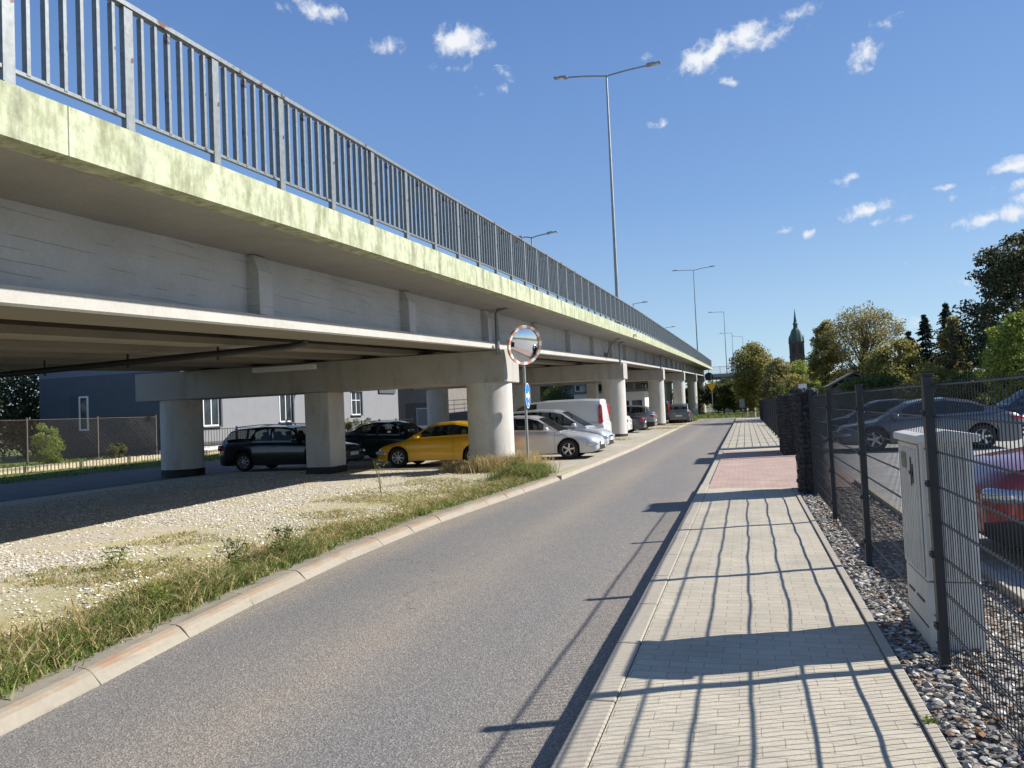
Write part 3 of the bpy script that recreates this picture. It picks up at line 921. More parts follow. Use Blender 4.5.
# railing : post / infill panel / handrail
RAIL = thing('bridge_railing', 'grey steel picket railing with rust spots along the edge of the viaduct', 'railing', (0, 0, 0))
step = 1.17
s0 = 4.26 - 8 * step
UR = -5.10
def rp(s, du=0, z=0):
    return Vector(P3(UR + du, s, zb(s) + z))
s = s0
nst = int((133.5 - s0) / step)
stuffp = MB(); stuffi = MB()
for i in range(nst):
    s = s0 + i * step
    p = rp(s); q = rp(s + step)
    ang = math.atan2(q.y - p.y, q.x - p.x) - PI / 2
    slope = math.atan2(q.z - p.z, (q - p).length)
    def addpost(mb, off):
        mb.box((p.x - off[0], p.y - off[1], p.z + .40 + .58 - off[2]), (0.055, 0.10, 1.16), rz=ang)
        mb.box((p.x - off[0], p.y - off[1], p.z + .41 - off[2]), (0.15, 0.16, 0.018), rz=ang)
    def addpanel(mb, off):
        d = q - p
        L = d.length
        for k in range(1, 7):
            c = p + d * (k / 7) + Vector((0, 0, .40 + .635)) - Vector(off)
            mb.box(tuple(c), (0.050, 0.032, 0.97), rz=ang)
        c = p + d * .5 + Vector((0, 0, .40 + .15)) - Vector(off)
        mb.box(tuple(c), (0.04, L - .105, 0.03), rz=ang, rx=slope)
    if i < 100:
        mb = MB(); addpost(mb, p)
        o = mb.build('post', M['rail'], RAIL, loc=tuple(p))
        mb = MB(); addpanel(mb, p)
        o = mb.build('infill_panel', M['rail'], RAIL, loc=tuple(p))
    else:
        addpost(stuffp, (0, 0, 0)); addpanel(stuffi, (0, 0, 0))
o = stuffp.build('far_posts', M['rail'], RAIL); o['kind'] = 'stuff'
o = stuffi.build('far_infill', M['rail'], RAIL); o['kind'] = 'stuff'
mb = MB()
prof = [(-0.04, 1.545), (0.04, 1.545), (0.04, 1.59), (-0.04, 1.59)]
sl = [s0 + i * step * 2 for i in range(nst // 2 + 1)]
vs = []
for s in sl:
    for u, z in prof:
        vs.append(P3(UR + u, s, zb(s) + z))
fs = [(i * 4 + k, i * 4 + (k + 1) % 4, (i + 1) * 4 + (k + 1) % 4, (i + 1) * 4 + k) for i in range(len(sl) - 1) for k in range(4)]
mb.add(vs, fs)
mb.build('handrail', M['rail'], RAIL)
# railing on the far side (only a simple one is visible through gaps)
mb = MB()
FR = thing('bridge_railing', 'grey steel railing on the far left edge of the viaduct deck', 'railing', (0, 0, 0))
for s in np.arange(0, 120, 2.34):
    mb.box((-17.5, s, zb(s) + .62), (.05, .08, 1.1))
mb.build('post_row', M['rail'], FR)
mb = MB()
for s in np.arange(0, 118, 10):
    for z in (.8, 1.15, 1.52):
        mb.tube([(-17.5, s, zb(s) + z - .38), (-17.5, s + 10, zb(s + 10) + z - .38)], .02, 6)
mb.build('handrail', M['rail'], FR)

XB = thing('cross_bridge', 'low dark bridge crossing beyond the end of the viaduct', 'bridge', (-12, 143, 0))
MB().bb(-20, 24, 0, 9, 6.15, 6.75).build('deck', M['beam'], XB)
MB().bb(-20, 24, -.25, -.002, 6.35, 6.95).build('edge_beam', M['soffit'], XB)
for x in (-14, -2, 9, 20):
    MB().bb(x - .6, x + .6, 1, 8, 0, 6.14).build('pier', M['cap'], XB)
for k in range(22):
    MB().bb(-20 + k * 2 - .04, -20 + k * 2 + .04, -.16, -.08, 6.96, 8.3).build('railing_post', M['rail'], XB)
mb = MB()
for k in range(290):
    mb.bb(-19.9 + k * .15, -19.88 + k * .15, -.13, -.11, 7.05, 8.2)
mb.bb(-20, 24, -.15, -.09, 8.2, 8.26); mb.bb(-20, 24, -.15, -.09, 7.02, 7.06)
mb.build('railing_bars', M['rail'], XB)
MB().bb(9.9, 10.4, -.3, -.17, 6.6, 8.8).build('white_post', M['white'], XB)

# ------------------------------------------------------------------ lamps
def street_lamp(label, base, ztop, arms, lean=0.0, group='street lamps along the viaduct', r=0.10):
    t = thing('street_lamp', label, 'street lamp', base, group=group)
    h = ztop - base[2]
    MB().tube([(0, 0, 0), (0, 0, h * .3), (0, 0, h)], [r, r * .8, r * .45], 12).build('pole', M['pole'], t, smooth=R(50))
    MB().cyl((0, 0), r * 1.5, -.02, .5, 12).build('base_sleeve', M['pole'], t, smooth=R(50))
    for (dx, dy, up) in arms:
        L = math.hypot(dx, dy)
        MB().tube([(0, 0, h - .05), (dx * .5, dy * .5, h + up * .5), (dx, dy, h + up)], .038, 8).build('arm', M['pole'], t, smooth=R(50))
        a = math.atan2(dy, dx)
        mb = MB()
        mb.box((0, 0, 0), (.68, .26, .07)); mb.box((-.12, 0, .055), (.38, .18, .06)); mb.box((-.40, 0, .0), (.16, .08, .06))
        hd = mb.build('lamp_head', M['signgrey'], t, bevel=.02)
        hd.location = (dx + math.cos(a) * .3, dy + math.sin(a) * .3, h + up + .02)
        hd.rotation_euler = (0, -math.atan2(up, L), a)
        MB().box((.05, 0, -.042), (.42, .18, .012)).build('lens', M['headlamp'], hd)
    return t
street_lamp('tall double armed grey street lamp nearest the camera on the viaduct edge', (-5.55, 36.1, zb(36) + .40), 17.65, [(-1.95, 0, .22), (1.95, 0, .12)])
street_lamp('double armed grey street lamp second along the viaduct edge', (-5.55, 102, zb(102) + .40), 19.2, [(-2.1, 0, .1), (2.1, 0, .2)])
street_lamp('single armed grey street lamp where the viaduct bends behind the trees', (-2.9, 147, 6.75), 18.6, [(-2.2, 0, .05)])
street_lamp('second and thinner single armed lamp over the yellowing trees', (-2.1, 185, 0.0), 17.9, [(-2.2, 0, .05)])
street_lamp('faint farthest single armed lamp over the yellowing trees', (0.3, 228, 0.0), 20.4, [(-2.4, 0, .3)])
street_lamp('lamp head showing just above the railing left of the tall lamp', (-12.0, 45, zb(45) + .36), 12.35, [(1.0, 0, .1), (-.6, 0, .05)])
street_lamp('small far lamp head just above the railing right of the tall lamp pole', (-12.0, 90, zb(90) + .36), 13.8, [(1.1, 0, .05)])
street_lamp('smallest lamp head above the railing near the second lamp pole', (-12.2, 130, zb(130) + .36), 14.7, [(1.1, 0, .05)])
# bracket lamp under the deck edge
t = thing('wall_lamp', 'white lamp head on curved grey arm fixed to the viaduct side above the van', 'lamp', (-6.3, 37.0, 4.25))
MB().tube([(0, 0, 0), (.12, 0, .35), (.42, 0, .68), (.85, 0, .86), (1.1, 0, .88)], .035, 8).build('arm', M['wallgrey'], t, smooth=R(60))
mb = MB().box((1.28, 0, .86), (.42, .22, .12)); mb.build('lamp_head', M['white'], t, bevel=.03)
MB().box((-.08, 0, -.05), (.2, .16, .3)).build('bracket', M['wallgrey'], t)

# ------------------------------------------------------------------ mirror & signs
t = thing('traffic_mirror', 'round convex traffic mirror with red and white rim on a thin grey pole', 'traffic mirror', (-5.6, 19.6, 0.1))
MB().cyl((0, 0), .036, 0, 3.0, 12).build('pole', M['steel'], t, smooth=R(50))
yaw = R(50)
mir = thing('mirror_head', '', '', (0, 0, 0)); bpy.data.objects.remove(mir)
def facing(mb, name, mats, parent, loc, yaw, pitch=0, smooth=None, bevel=0):
    o = mb.build(name, mats, parent, smooth=smooth, bevel=bevel)
    o.location = loc; o.rotation_euler = (pitch, 0, yaw)
    return o
# disc facing local -Y ; axis Y
n = 40
mb = MB(); rim_in, rim_out = .455, .525
for k in range(24):
    a0 = 2 * PI * k / 24; a1 = 2 * PI * (k + 1) / 24
    mi = k % 2
    pts = []
    for a in (a0, (a0 + a1) / 2, a1):
        for (r_, yy) in ((rim_in, -.045), (rim_out, -.06), (rim_out, .03), (rim_in, .03)):
            pts.append((r_ * math.cos(a), yy, r_ * math.sin(a)))
    fs = []
    for j in range(2):
        for q in range(4):
            fs.append((j * 4 + q, j * 4 + (q + 1) % 4, (j + 1) * 4 + (q + 1) % 4, (j + 1) * 4 + q))
    mb.add(pts, fs, mi)
hd = facing(mb, 'mirror_rim', [M['white'], M['orange']], t, (.06, -.10, 3.32), yaw, R(12))
prof = []
for k in range(9):
    r_ = .442 * k / 8
    prof.append((max(r_, .001), -.10 + .075 * (r_ / .442) ** 2))
facing(MB().lathe(prof, 40, 'Y'), 'mirror_face', M['chrome'], hd, (0, 0, 0), 0, 0, smooth=R(60))
facing(MB().lathe([(.44, .0), (.4, .08), (.2, .13), (.001, .14)], 32, 'Y'), 'mirror_back', M['signblack'], hd, (0, 0, 0), 0, 0, smooth=R(60))
M['chrome'].node_tree.nodes['Principled BSDF'].inputs['Roughness'].default_value = 0.06
t = thing('blue_sign', 'small round blue road sign with white arrow, seen edge on below the mirror', 'road sign', (-5.6, 19.6, 0.1))
yw = R(95)
hd = facing(MB().lathe([(.34, -.045), (.34, -.03), (.335, -.028)], 32, 'Y'), 'sign_plate', M['signblue'], t, (.03, -.04, 1.97), yw)
mb = MB(); mb.bb(-.22, .06, -.052, -.0455, -.05, .05)
mb.extr([(.05, -.13), (.05, .13), (.25, 0)], 'Y', -.052, -.0455)
mb.bb(-.02, .05, -.052, -.0455, -.26, -.17)
mb.build('arrow', M['white'], hd)
MB().lathe([(.34, -.046), (.34, -.050), (.32, -.050), (.32, -.046)], 32, 'Y', closed=True).build('rim', M['white'], hd)
MB().bb(-.05, .05, -.028, .03, -.03, .03).build('clamp', M['steel'], hd)

t = thing('yield_sign', 'yellow give way triangle with red border on a pole at the end of the road', 'road sign', (-3.75, 95, 0.0))
MB().cyl((0, 0), .04, 0, 5.2, 10).build('pole', M['steel'], t)
mb = MB().extr([(-.62, 4.05), (.62, 4.05), (0, 2.95)], 'Y', -.07, -.05)
mb.build('triangle_border', M['red'], t)
MB().extr([(-.54, 4.0), (.54, 4.0), (0, 3.06)], 'Y', -.08, -.0705).build('triangle_face', M['signyellow'], t)
facing(MB().lathe([(.5, -.02), (.5, .02), (.3, .1), (.001, .12)], 24, 'Y'), 'round_back', M['signblack'], t, (-.25, 0, 4.9), 0)
# posts with white and red bands by the crossing
def band_post(x, y, label):
    t = thing('bollard', label, 'bollard', (x, y, 0.0), group='banded bollards at the end of the sidewalk')
    MB().cyl((0, 0), .07, 0, 1.0, 12).build('post', M['white'], t)
    MB().cyl((0, 0), .073, .62, .76, 12).build('band', M['red'], t)
    MB().cyl((0, 0), .073, 1.0, 1.05, 12, r2=.04).build('cap', M['red'], t)
band_post(.2, 82, 'white bollard with red band, left of the pair at the sidewalk end')
band_post(.95, 82.3, 'white bollard with red band beside the dark fence end')
t = thing('notice_board', 'grey notice board on a post in the grass beyond the road', 'notice board', (-.35, 95, 0))
MB().cyl((0, 0), .05, 0, 1.0, 8).build('post', M['steel'], t)
MB().box((0, 0, 1.5), (.6, .08, 1.0)).build('panel', M['signgrey'], t, bevel=.02)

# ------------------------------------------------------------------ right mesh fence
ZF = 0.12
def make_post(parent, y, x=1.0, h=1.63, tilt=0):
    mb = MB()
    mb.box((0, 0, h / 2 - .05), (.05, .065 if x < 1.1 else .13, h + .1))
    for z in (.22, .62, 1.02, 1.42):
        mb.box((-.032, .0, z), (.016, .05, .035)); mb.tube([(-.045, 0, z), (-.02, 0, z)], .008, 6)
    o = mb.build('post', M['anth'], parent, bevel=.003)
    MB().box((0, 0, h + .008), (.056, .071, .016)).build('cap', M['plastic'], o, bevel=.003)
    o.location = (x, y, ZF); o.rotation_euler = (R(random.uniform(-.5, .5)), R(tilt), 0)
    return o
PANEL = None
def make_panel(parent, y, length=2.745, x=1.032):
    global PANEL
    if PANEL is None:
        mb = MB()
        nw = int(length / .05)
        for k in range(nw + 1):
            yy = .02 + k * (length - .04) / nw
            mb.tube([(0, yy, .04), (.0, yy, 1.60)], .0028, 4)
        for z in (.04, .20, .40, .60, .80, 1.0, 1.2, 1.4, 1.58):
            mb.tube([(-.006, 0, z), (-.009, length * .35, z + .002), (-.004, length * .7, z - .002), (-.006, length, z)], .0042, 5)
            mb.tube([(.006, 0, z), (.003, length * .35, z + .002), (.008, length * .7, z - .002), (.006, length, z)], .0042, 5)
        PANEL = mb.build('mesh_panel', M['anth'], parent)
        o = PANEL
    else:
        o = PANEL.copy(); COL.objects.link(o); o.parent = parent
    o.location = (x, y, ZF)
    o.rotation_euler = (0, R(random.uniform(-.25, .25)), 0)
    return o
F1 = thing('mesh_fence', 'near run of dark grey welded mesh fence beside the utility cabinet', 'fence', (0, 0, 0), group=None)
sp = 2.745
yl = [4.86 + sp * k for k in range(-2, 4)]
for k, y in enumerate(yl):
    make_post(F1, y)
    if k < len(yl) - 1:
        make_panel(F1, y)
F2 = thing('mesh_fence', 'far run of dark mesh fence continuing beyond the red driveway', 'fence', (0, 0, 0), group=None)
for k in range(1, 18):
    y = 24.9 + sp * k
    make_post(F2, y, x=1.22)
    make_panel(F2, y, x=1.25)
def gabion(label, x0, x1, y0, y1, h):
    t = thing('gabion_pillar', label, 'gabion', ((x0 + x1) / 2, (y0 + y1) / 2, .10), group='stone filled gabion pillars at the driveway')
    w, d = x1 - x0, y1 - y0
    V = MB().box((0, 0, h / 2), (w - .10, d - .10, h - .06))
    ico = bmesh.new(); bmesh.ops.create_icosphere(ico, subdivisions=1, radius=1)
    iv = [v.co.copy() for v in ico.verts]; ifc = [tuple(v.index for v in f.verts) for f in ico.faces]; ico.free()
    def st(x, y, z, s):
        rot = Matrix.Rotation(random.uniform(0, 6), 3, 'Z') @ Matrix.Rotation(random.uniform(0, 6), 3, 'X')
        sc = Vector((s * random.uniform(.8, 1.25), s * random.uniform(.6, 1.0), s * random.uniform(.5, .9)))
        V.add([tuple((rot @ Vector((v.x * sc.x * random.uniform(.85, 1.15), v.y * sc.y, v.z * sc.z))) + Vector((x, y, z))) for v in iv], ifc)
    zz = .05
    while zz < h - .02:
        for side in range(4):
            ln = d if side < 2 else w
            a = -ln / 2 + .05
            while a < ln / 2 - .03:
                s = random.uniform(.045, .075)
                if side == 0: st(-w / 2 + .05, a, zz + random.uniform(-.02, .02), s)
                elif side == 1: st(w / 2 - .05, a, zz + random.uniform(-.02, .02), s)
                elif side == 2: st(a, -d / 2 + .05, zz + random.uniform(-.02, .02), s)
                else: st(a, d / 2 - .05, zz + random.uniform(-.02, .02), s)
                a += s * 1.45
        zz += .085
    for i in range(60):
        st(random.uniform(-w / 2 + .05, w / 2 - .05), random.uniform(-d / 2 + .05, d / 2 - .05), h - .03, .06)
    V.build('stone_fill', M['stone'], t)
    c = MB()
    for z in np.arange(0, h + .01, .1):
        for (xa, ya, xb, yb) in ((-w/2, -d/2, w/2, -d/2), (w/2, -d/2, w/2, d/2), (w/2, d/2, -w/2, d/2), (-w/2, d/2, -w/2, -d/2)):
            c.tube([(xa, ya, z), (xb, yb, z)], .0025, 4)
    for a in np.arange(-d / 2, d / 2 + .01, .1):
        for xa in (-w / 2, w / 2):
            c.tube([(xa, a, 0), (xa, a, h)], .0025, 4)
    for a in np.arange(-w / 2, w / 2 + .01, .1):
        for ya in (-d / 2, d / 2):
            c.tube([(a, ya, 0), (a, ya, h)], .0025, 4)
    c.build('wire_cage', M['anth'], t)
    return t
gabion('dark stone filled gabion pillar on the near side of the red driveway', .80, 1.14, 13.15, 14.2, 1.72)
gabion('dark stone filled gabion pillar on the far side of the red driveway', .95, 1.38, 22.6, 25.0, 1.70)
gabion('dark stone filled gabion pillar farthest along the street, under a white box', 1.15, 1.5, 26.6, 27.5, 1.72)
t = thing('gate_post', 'dark gate post with white intercom plates between the gabion pillars', 'gate post', (1.42, 22.3, .1))
MB().box((0, 0, .87), (.12, .12, 1.74)).build('post', M['anth'], t, bevel=.006)
MB().box((-.02, -.072, 1.42), (.075, .02, .22)).build('intercom', M['white'], t, bevel=.004)
MB().box((-.02, -.072, .86), (.075, .02, .30)).build('letter_plate', M['wallgrey'], t, bevel=.004)
t = thing('distribution_box', 'small pale box on a post rising above the far dark fence', 'electric box', (2.6, 38, .1))
MB().cyl((0, 0), .05, 0, 2.0, 8).build('post', M['steel'], t)
MB().box((0, 0, 2.12), (.34, .2, .32)).build('box', M['cabinet'], t, bevel=.01)

# utility cabinet
t = thing('utility_cabinet', 'tall pale grey ribbed utility cabinet standing among the stones behind the fence', 'utility cabinet', (0.995, 5.16, .10))
W_, D_, H_ = .29, .62, 1.30
MB().bb(0, W_, 0, D_, .42, H_ - .04).build('body', M['cabinet'], t, bevel=.008)
MB().bb(-.002, W_ + .004, .004, D_ + .006, -.05, .415).build('plinth', M['cabinet'], t, bevel=.006)
MB().extr([(-.03, H_ - .045), (W_ + .03, H_ - .045), (W_ + .03, H_), (W_ / 2, H_ + .03), (-.03, H_)], 'Y', -.03, D_ + .03).build('lid', M['cabinet'], t, bevel=.006)
d = MB().bb(-.012, -.003, .02, D_ - .02, .44, H_ - .06).build('door', M['cabinet'], t, bevel=.003)
mb = MB()
for k in range(10):
    y = .05 + k * .052
    mb.bb(-.022, -.0125, y, y + .022, .46, H_ - .09)
mb.build('door_ribs', M['cabinet'], d)
mb = MB()
for k in range(6):
    x = .025 + k * .042
    mb.bb(x, x + .018, -.012, -.0005, .45, H_ - .08)
mb.build('side_ribs', M['cabinet'], t)
mb = MB()
mb.bb(-.026, -.0225, .30, .44, 1.08, 1.18)
mb.build('warning_label', M['cabdirt'], d)
mb = MB()
for (a, b_, z0, z1) in ((.15, .17, .98, 1.16), (.10, .22, 1.05, 1.07), (.10, .12, 1.0, 1.12)):
    mb.bb(-.026, -.0225, a, b_, z0, z1)
mb.build('graffiti', M['plastic'], d)
mb = MB()
mb.bb(-.008, -.0025, .1, .3, .27, .285); mb.bb(-.008, -.0025, .38, .54, .27, .285); mb.bb(-.008, -.0025, .02, .60, .14, .146)
mb.build('plinth_slot', M['plastic'], t)

# ------------------------------------------------------------------ cars
WHEELS = {}
def wheel(parent, x, y, r, w, side, key='alloy'):
    if key not in WHEELS:
        rr = 1.0
        mb = MB().lathe([(.66, -.30), (.80, -.36), (.93, -.34), (1.0, -.24), (1.0, .24), (.93, .34), (.80, .36), (.66, .30)], 36, 'Y', closed=True)
        tyre = mb
        rim = MB().lathe([(.67, .30), (.67, -.28), (.63, -.32), (.60, -.30), (.60, -.10), (.58, .2)], 36, 'Y', closed=True)
        rim.lathe([(.59, .05), (.59, .10)], 24, 'Y', mi=1)
        ns = 5 if key == 'alloy' else 8
        for k in range(ns):
            a = 2 * PI * k / ns
            c, s_ = math.cos(a), math.sin(a)
            rim.box((c * .34, -.22, s_ * .34), (.56, .08, .17 if ns == 5 else .10), ry=-a)
        rim.lathe([(.15, -.16), (.15, -.29), (.10, -.31), (.001, -.31)], 16, 'Y')
        WHEELS[key] = (tyre, rim, None)
    tyre, rim, cache = WHEELS[key]
    if cache is None:
        wt = tyre.build('wheel', M['tyre'], parent, smooth=R(35))
        rm = rim.build('rim', [M['rim'], M['plastic']], wt, smooth=R(30))
        WHEELS[key] = (tyre, rim, (wt, rm))
    else:
        wt = cache[0].copy(); COL.objects.link(wt); wt.parent = parent
        rm = cache[1].copy(); COL.objects.link(rm); rm.parent = wt
    wt.location = (x, y - side * w * .28, r)
    wt.scale = (r, w, r)
    wt.rotation_euler = (0, random.uniform(0, 6), PI if side > 0 else 0)

def car(name, label, cat, x, y, heading, P, pm, z=0.1, group=None, glass='glass'):
    """local +x is the nose, P is the dictionary of proportions"""
    L, W, H = P['L'], P['W'], P['H']
    r = P.get('r', .31)
    xf, xr = P['wf'], P['wr']
    t = thing(name, label, cat, (x, y, z), heading, group)
    top = P['top']; roof = P['roof']
    hl = L / 2
    seams = P.get('seams', [])
    xs = set(np.round(np.arange(-hl + .45, hl - .44, .06), 3))
    for d in (0, .008, .03, .06, .10, .16, .24, .34):
        xs.add(round(hl - d, 3)); xs.add(round(-hl + d, 3))
    for s_ in seams:
        xs = {q for q in xs if abs(q - s_) > .02}
        xs.add(round(s_ - .004, 4)); xs.add(round(s_ + .004, 4))
    for wx in (xf, xr):
        for a in (-1, 1):
            for q in (r + .055, r + .03):
                xs.add(round(wx + a * q, 3))
    xs = sorted(xs)
    c0, c1 = roof[0][0], roof[-1][0]     # cowl (front) > rear base
    body = MB()
    rings = []
    ra = r + .055
    for q in xs:
        d = min(hl - q, q + hl)
        e = math.sqrt(max(0, 1 - (1 - min(1, d / .36)) ** 2))
        fr = q > 0
        w = W / 2 * ((P.get('nosew', .80) if fr else P.get('tailw', .86)) + (1 - (P.get('nosew', .80) if fr else P.get('tailw', .86))) * e)
        w *= 1 - .04 * max(0, (abs(q) / hl - .6) / .4) ** 2
        zt = interp(q, top) - (1 - e) * P.get('drop', .12)
        zbot = .19 + (1 - e) * .10
        ar = None
        for wx in (xf, xr):
            if abs(q - wx) < ra:
                zbot = max(zbot, r + math.sqrt(ra * ra - (q - wx) ** 2))
        zs = zt - .08
        zmid = zbot + (zs - zbot) * .42
        ring = [(0, zbot), (w * .72, zbot), (w * .955, zbot), (w * 1.0, zmid), (w * 1.0, max(zs - .09, zmid + .01)), (w * .975, zs), (w * .90, zt - .015), (w * .5, zt + .015), (0, zt + .022)]
        rings.append(ring)
    n = len(rings[0])
    allv = []
    full = []
    for q, ring in zip(xs, rings):
        pts = [(q, y_, z_) for y_, z_ in ring] + [(q, -y_, z_) for y_, z_ in reversed(ring[1:-1])]
        full.append(pts)
    m_ = len(full[0])
    vs = [p for ring in full for p in ring]
    fs = []; mi = []
    for i in range(len(xs) - 1):
        mid = (xs[i] + xs[i + 1]) / 2
        seam = (xs[i + 1] - xs[i]) < .0085 and any(abs(mid - s_) < .006 for s_ in seams)
        for k in range(m_):
            k2 = (k + 1) % m_
            kk = k if k < n - 1 else m_ - 1 - k
            mt = 0
            if kk in (0, 1): mt = 1
            if seam and kk in (2, 3, 4, 5): mt = 1
            if kk >= 6 and c1 + .05 < mid < c0 - .05: mt = 1
            if P.get('clad') and kk == 2: mt = 1
            fs.append((i * m_ + k, i * m_ + k2, (i + 1) * m_ + k2, (i + 1) * m_ + k)); mi.append(mt)
    fs.append(tuple(range(m_))); mi.append(0)
    fs.append(tuple(reversed(range((len(xs) - 1) * m_, len(xs) * m_)))); mi.append(0)
    body.add(vs, fs); body.m = mi
    # greenhouse
    gx = sorted(set(list(np.round(np.arange(c1, c0 + .001, .07), 3)) + [c1, c0] + [round(a, 3) for a, _ in roof] + [round(v_, 3) for wr_ in P['win'] for v_ in wr_]))
    G = []
    for q in gx:
        d = min(hl - q, q + hl)
        w = W / 2 * (1 - .04 * max(0, (abs(q) / hl - .6) / .4) ** 2) * (.97 if d < .3 else 1)
        if d < .12: w *= .95
        bz = interp(q, top) - .02
        zr = max(interp(q, roof), bz + .02)
        h = zr - bz
        th = P.get('tumble', .26)
        y0 = w * .905
        yw1 = w * .895
        zw1 = bz + min(.055, h * .25)
        zw2 = zr - min(.085, h * .3)
        yw2 = yw1 - th * max(0, zw2 - zw1)
        G.append([(y0, bz - .02), (yw1, zw1), (yw2, zw2), (yw2 - min(.05, h * .12), zr - min(.025, h * .1)), (yw2 * .55, zr + .0), (0, zr + .012)])
    ng = 6
    side_w = {}
    wind = MB(); rearw = MB()
    parts = {}
    def P_(i, k, sgn):
        y_, z_ = G[i][k]
        return (gx[i], y_ * sgn, z_)
    rp0 = max(a for a, zz in roof if zz >= P['rooffront']) if 'rooffront' in P else roof[1][0]
    # windscreen spans roof[0]..roof[1]; rear window between roof[-2]..roof[-1]
    wf0, wf1 = roof[1][0], roof[0][0]
    rw0, rw1 = roof[-1][0], roof[-2][0]
    for i in range(len(gx) - 1):
        mid = (gx[i] + gx[i + 1]) / 2
        for sgn in (1, -1):
            for k in range(ng - 1):
                quad = [P_(i, k, sgn), P_(i + 1, k, sgn), P_(i + 1, k + 1, sgn), P_(i, k + 1, sgn)]
                if k >= 3 and mid > wf1 - (wf1 - wf0) * .97 and mid > wf0 and mid < wf1 - .04:
                    wind.add(quad, [(0, 1, 2, 3)])
                elif k >= 3 and P.get('rearglass', True) and rw0 + (rw1 - rw0) * P.get('rgl', .12) < mid < rw1 - .02:
                    rearw.add(quad, [(0, 1, 2, 3)])
                elif k == 1:
                    wi = None
                    for j, (a, b_) in enumerate(P['win']):
                        if a < mid < b_: wi = j
                    if wi is None:
                        body.add(quad, [(0, 1, 2, 3)], 1 if P['win'] and P['win'][0][0] < mid < P['win'][-1][1] else 0)
                    else:
                        parts.setdefault((wi, sgn), MB()).add(quad, [(0, 1, 2, 3)])
                else:
                    body.add(quad, [(0, 1, 2, 3)], 0)
    for i, sg in ((0, -1), (len(gx) - 1, 1)):
        pts = [P_(i, k, 1) for k in range(ng)] + [P_(i, k, -1) for k in reversed(range(ng - 1))]
        body.add(pts, [tuple(range(len(pts)))], 0)
    def finish(mb, nm, mats, sm=R(32)):
        me_b = mb
        o = mb.build(nm, mats, t)
        bm = bmesh.new(); bm.from_mesh(o.data)
        bmesh.ops.remove_doubles(bm, verts=bm.verts, dist=.0006)
        bmesh.ops.recalc_face_normals(bm, faces=bm.faces)
        for f in bm.faces: f.smooth = True
        for e in bm.edges:
            if len(e.link_faces) == 2: e.smooth = e.calc_face_angle(0) < sm
        bm.to_mesh(o.data); bm.free()
        return o
    bo = finish(body, 'body', [pm, M['plastic']])
    if wind.v: finish(wind, 'windscreen', M['glass'])
    if rearw.v: finish(rearw, 'rear_window', M[glass])
    for (wi, sgn), mb in parts.items():
        finish(mb, 'side_window', M[glass])
    # interior : seats and dash
    mb = MB()
    zc = interp(0, top)
    for sx in P.get('seats', (.35, -.5)):
        for sy in (.36, -.36):
            mb = MB()
            mb.box((sx - .18, sy, zc - .06), (.14, .46, .5), ry=R(-12))
            mb.box((sx - .235, sy, zc + .22), (.09, .24, .20), ry=R(-12))
            mb.build('seat', M['interior'], t, bevel=.03)
    mb = MB()
    mb.tube([(c0 - .75, .36 + .16 * math.cos(a), zc + .02 + .16 * math.sin(a)) for a in np.linspace(0, 2 * PI, 13)], .015, 6)
    mb.build('steering_wheel', M['interior'], t)
    # wheels
    for wx in (xf, xr):
        for sgn in (1, -1):
            wheel(t, wx, sgn * (W / 2 - .02) * .97, r, .30, sgn, P.get('rim', 'alloy'))
    mb = MB()
    for wx in (xf, xr):
        mb.box((wx, 0, .42), (.75, W * .72, .42))
    mb.box((0, 0, .30), (L * .8, W * .75, .2))
    mb.build('underbody', M['plastic'], t)
    # lamps
    def lens(nm, c, d, mt, rz=0.0, ry=0.0):
        bm = bmesh.new(); bmesh.ops.create_uvsphere(bm, u_segments=16, v_segments=10, radius=1)
        for v in bm.verts:
            for ax in range(3):
                v.co[ax] = math.copysign(abs(v.co[ax]) ** .62, v.co[ax])
        me = bpy.data.meshes.new(nm)
        for f in bm.faces: f.smooth = True
        bm.to_mesh(me); bm.free(); me.materials.append(mt)
        o = bpy.data.objects.new(nm, me); COL.objects.link(o); o.parent = t
        o.location = c; o.scale = (d[0] / 2, d[1] / 2, d[2] / 2); o.rotation_euler = (0, ry, rz)
        return o
    zh = interp(hl - .1, top) - .17
    zt_ = interp(-hl + .1, top) - .16
    hz = P.get('hz', zh); tz = P.get('tz', zt_)
    hd_ = P.get('hd', (.42, .34, .15)); td_ = P.get('td', (.26, .26, .20))
    for sgn in (1, -1):
        lens('headlight', (hl - .20, sgn * (W / 2 * .80), hz), hd_, M['headlamp'], rz=sgn * R(-28))
        lens('tail_light', (-hl + .13, sgn * (W / 2 * .865), tz), td_, M['tail'], rz=sgn * R(20))
        # mirrors
        mxp = c0 - .42
        o = lens('wing_mirror', (mxp, sgn * (W / 2 + .06), interp(mxp, top) + .07), (.16, .22, .15), P.get('mirm', pm))
        # handles
    mb = MB()
    for hx in P.get('handles', []):
        for sgn in (1, -1):
            mb.box((hx, sgn * (W / 2 + .004), interp(hx, top) - .15), (.17, .03, .03))
    if mb.v: mb.build('door_handle', P.get('hm', pm), t, bevel=.006)
    mb = MB().box((hl - .005, 0, P.get('grz', hz - .02)), (.03, W * .40, .12))
    mb.build('grille', M['plastic'], t, bevel=.01)
    mb = MB().box((hl - .01, 0, .34), (.03, W * .52, .14))
    mb.build('air_intake', M['plastic'], t, bevel=.01)
    for (px_, zz, nm) in ((hl + .012, .46, 'number_plate'), (-hl - .012, P.get('rpz', .62), 'number_plate')):
        MB().box((px_, 0, zz), (.015, .52, .115)).build(nm, M['plate'], t, bevel=.003)
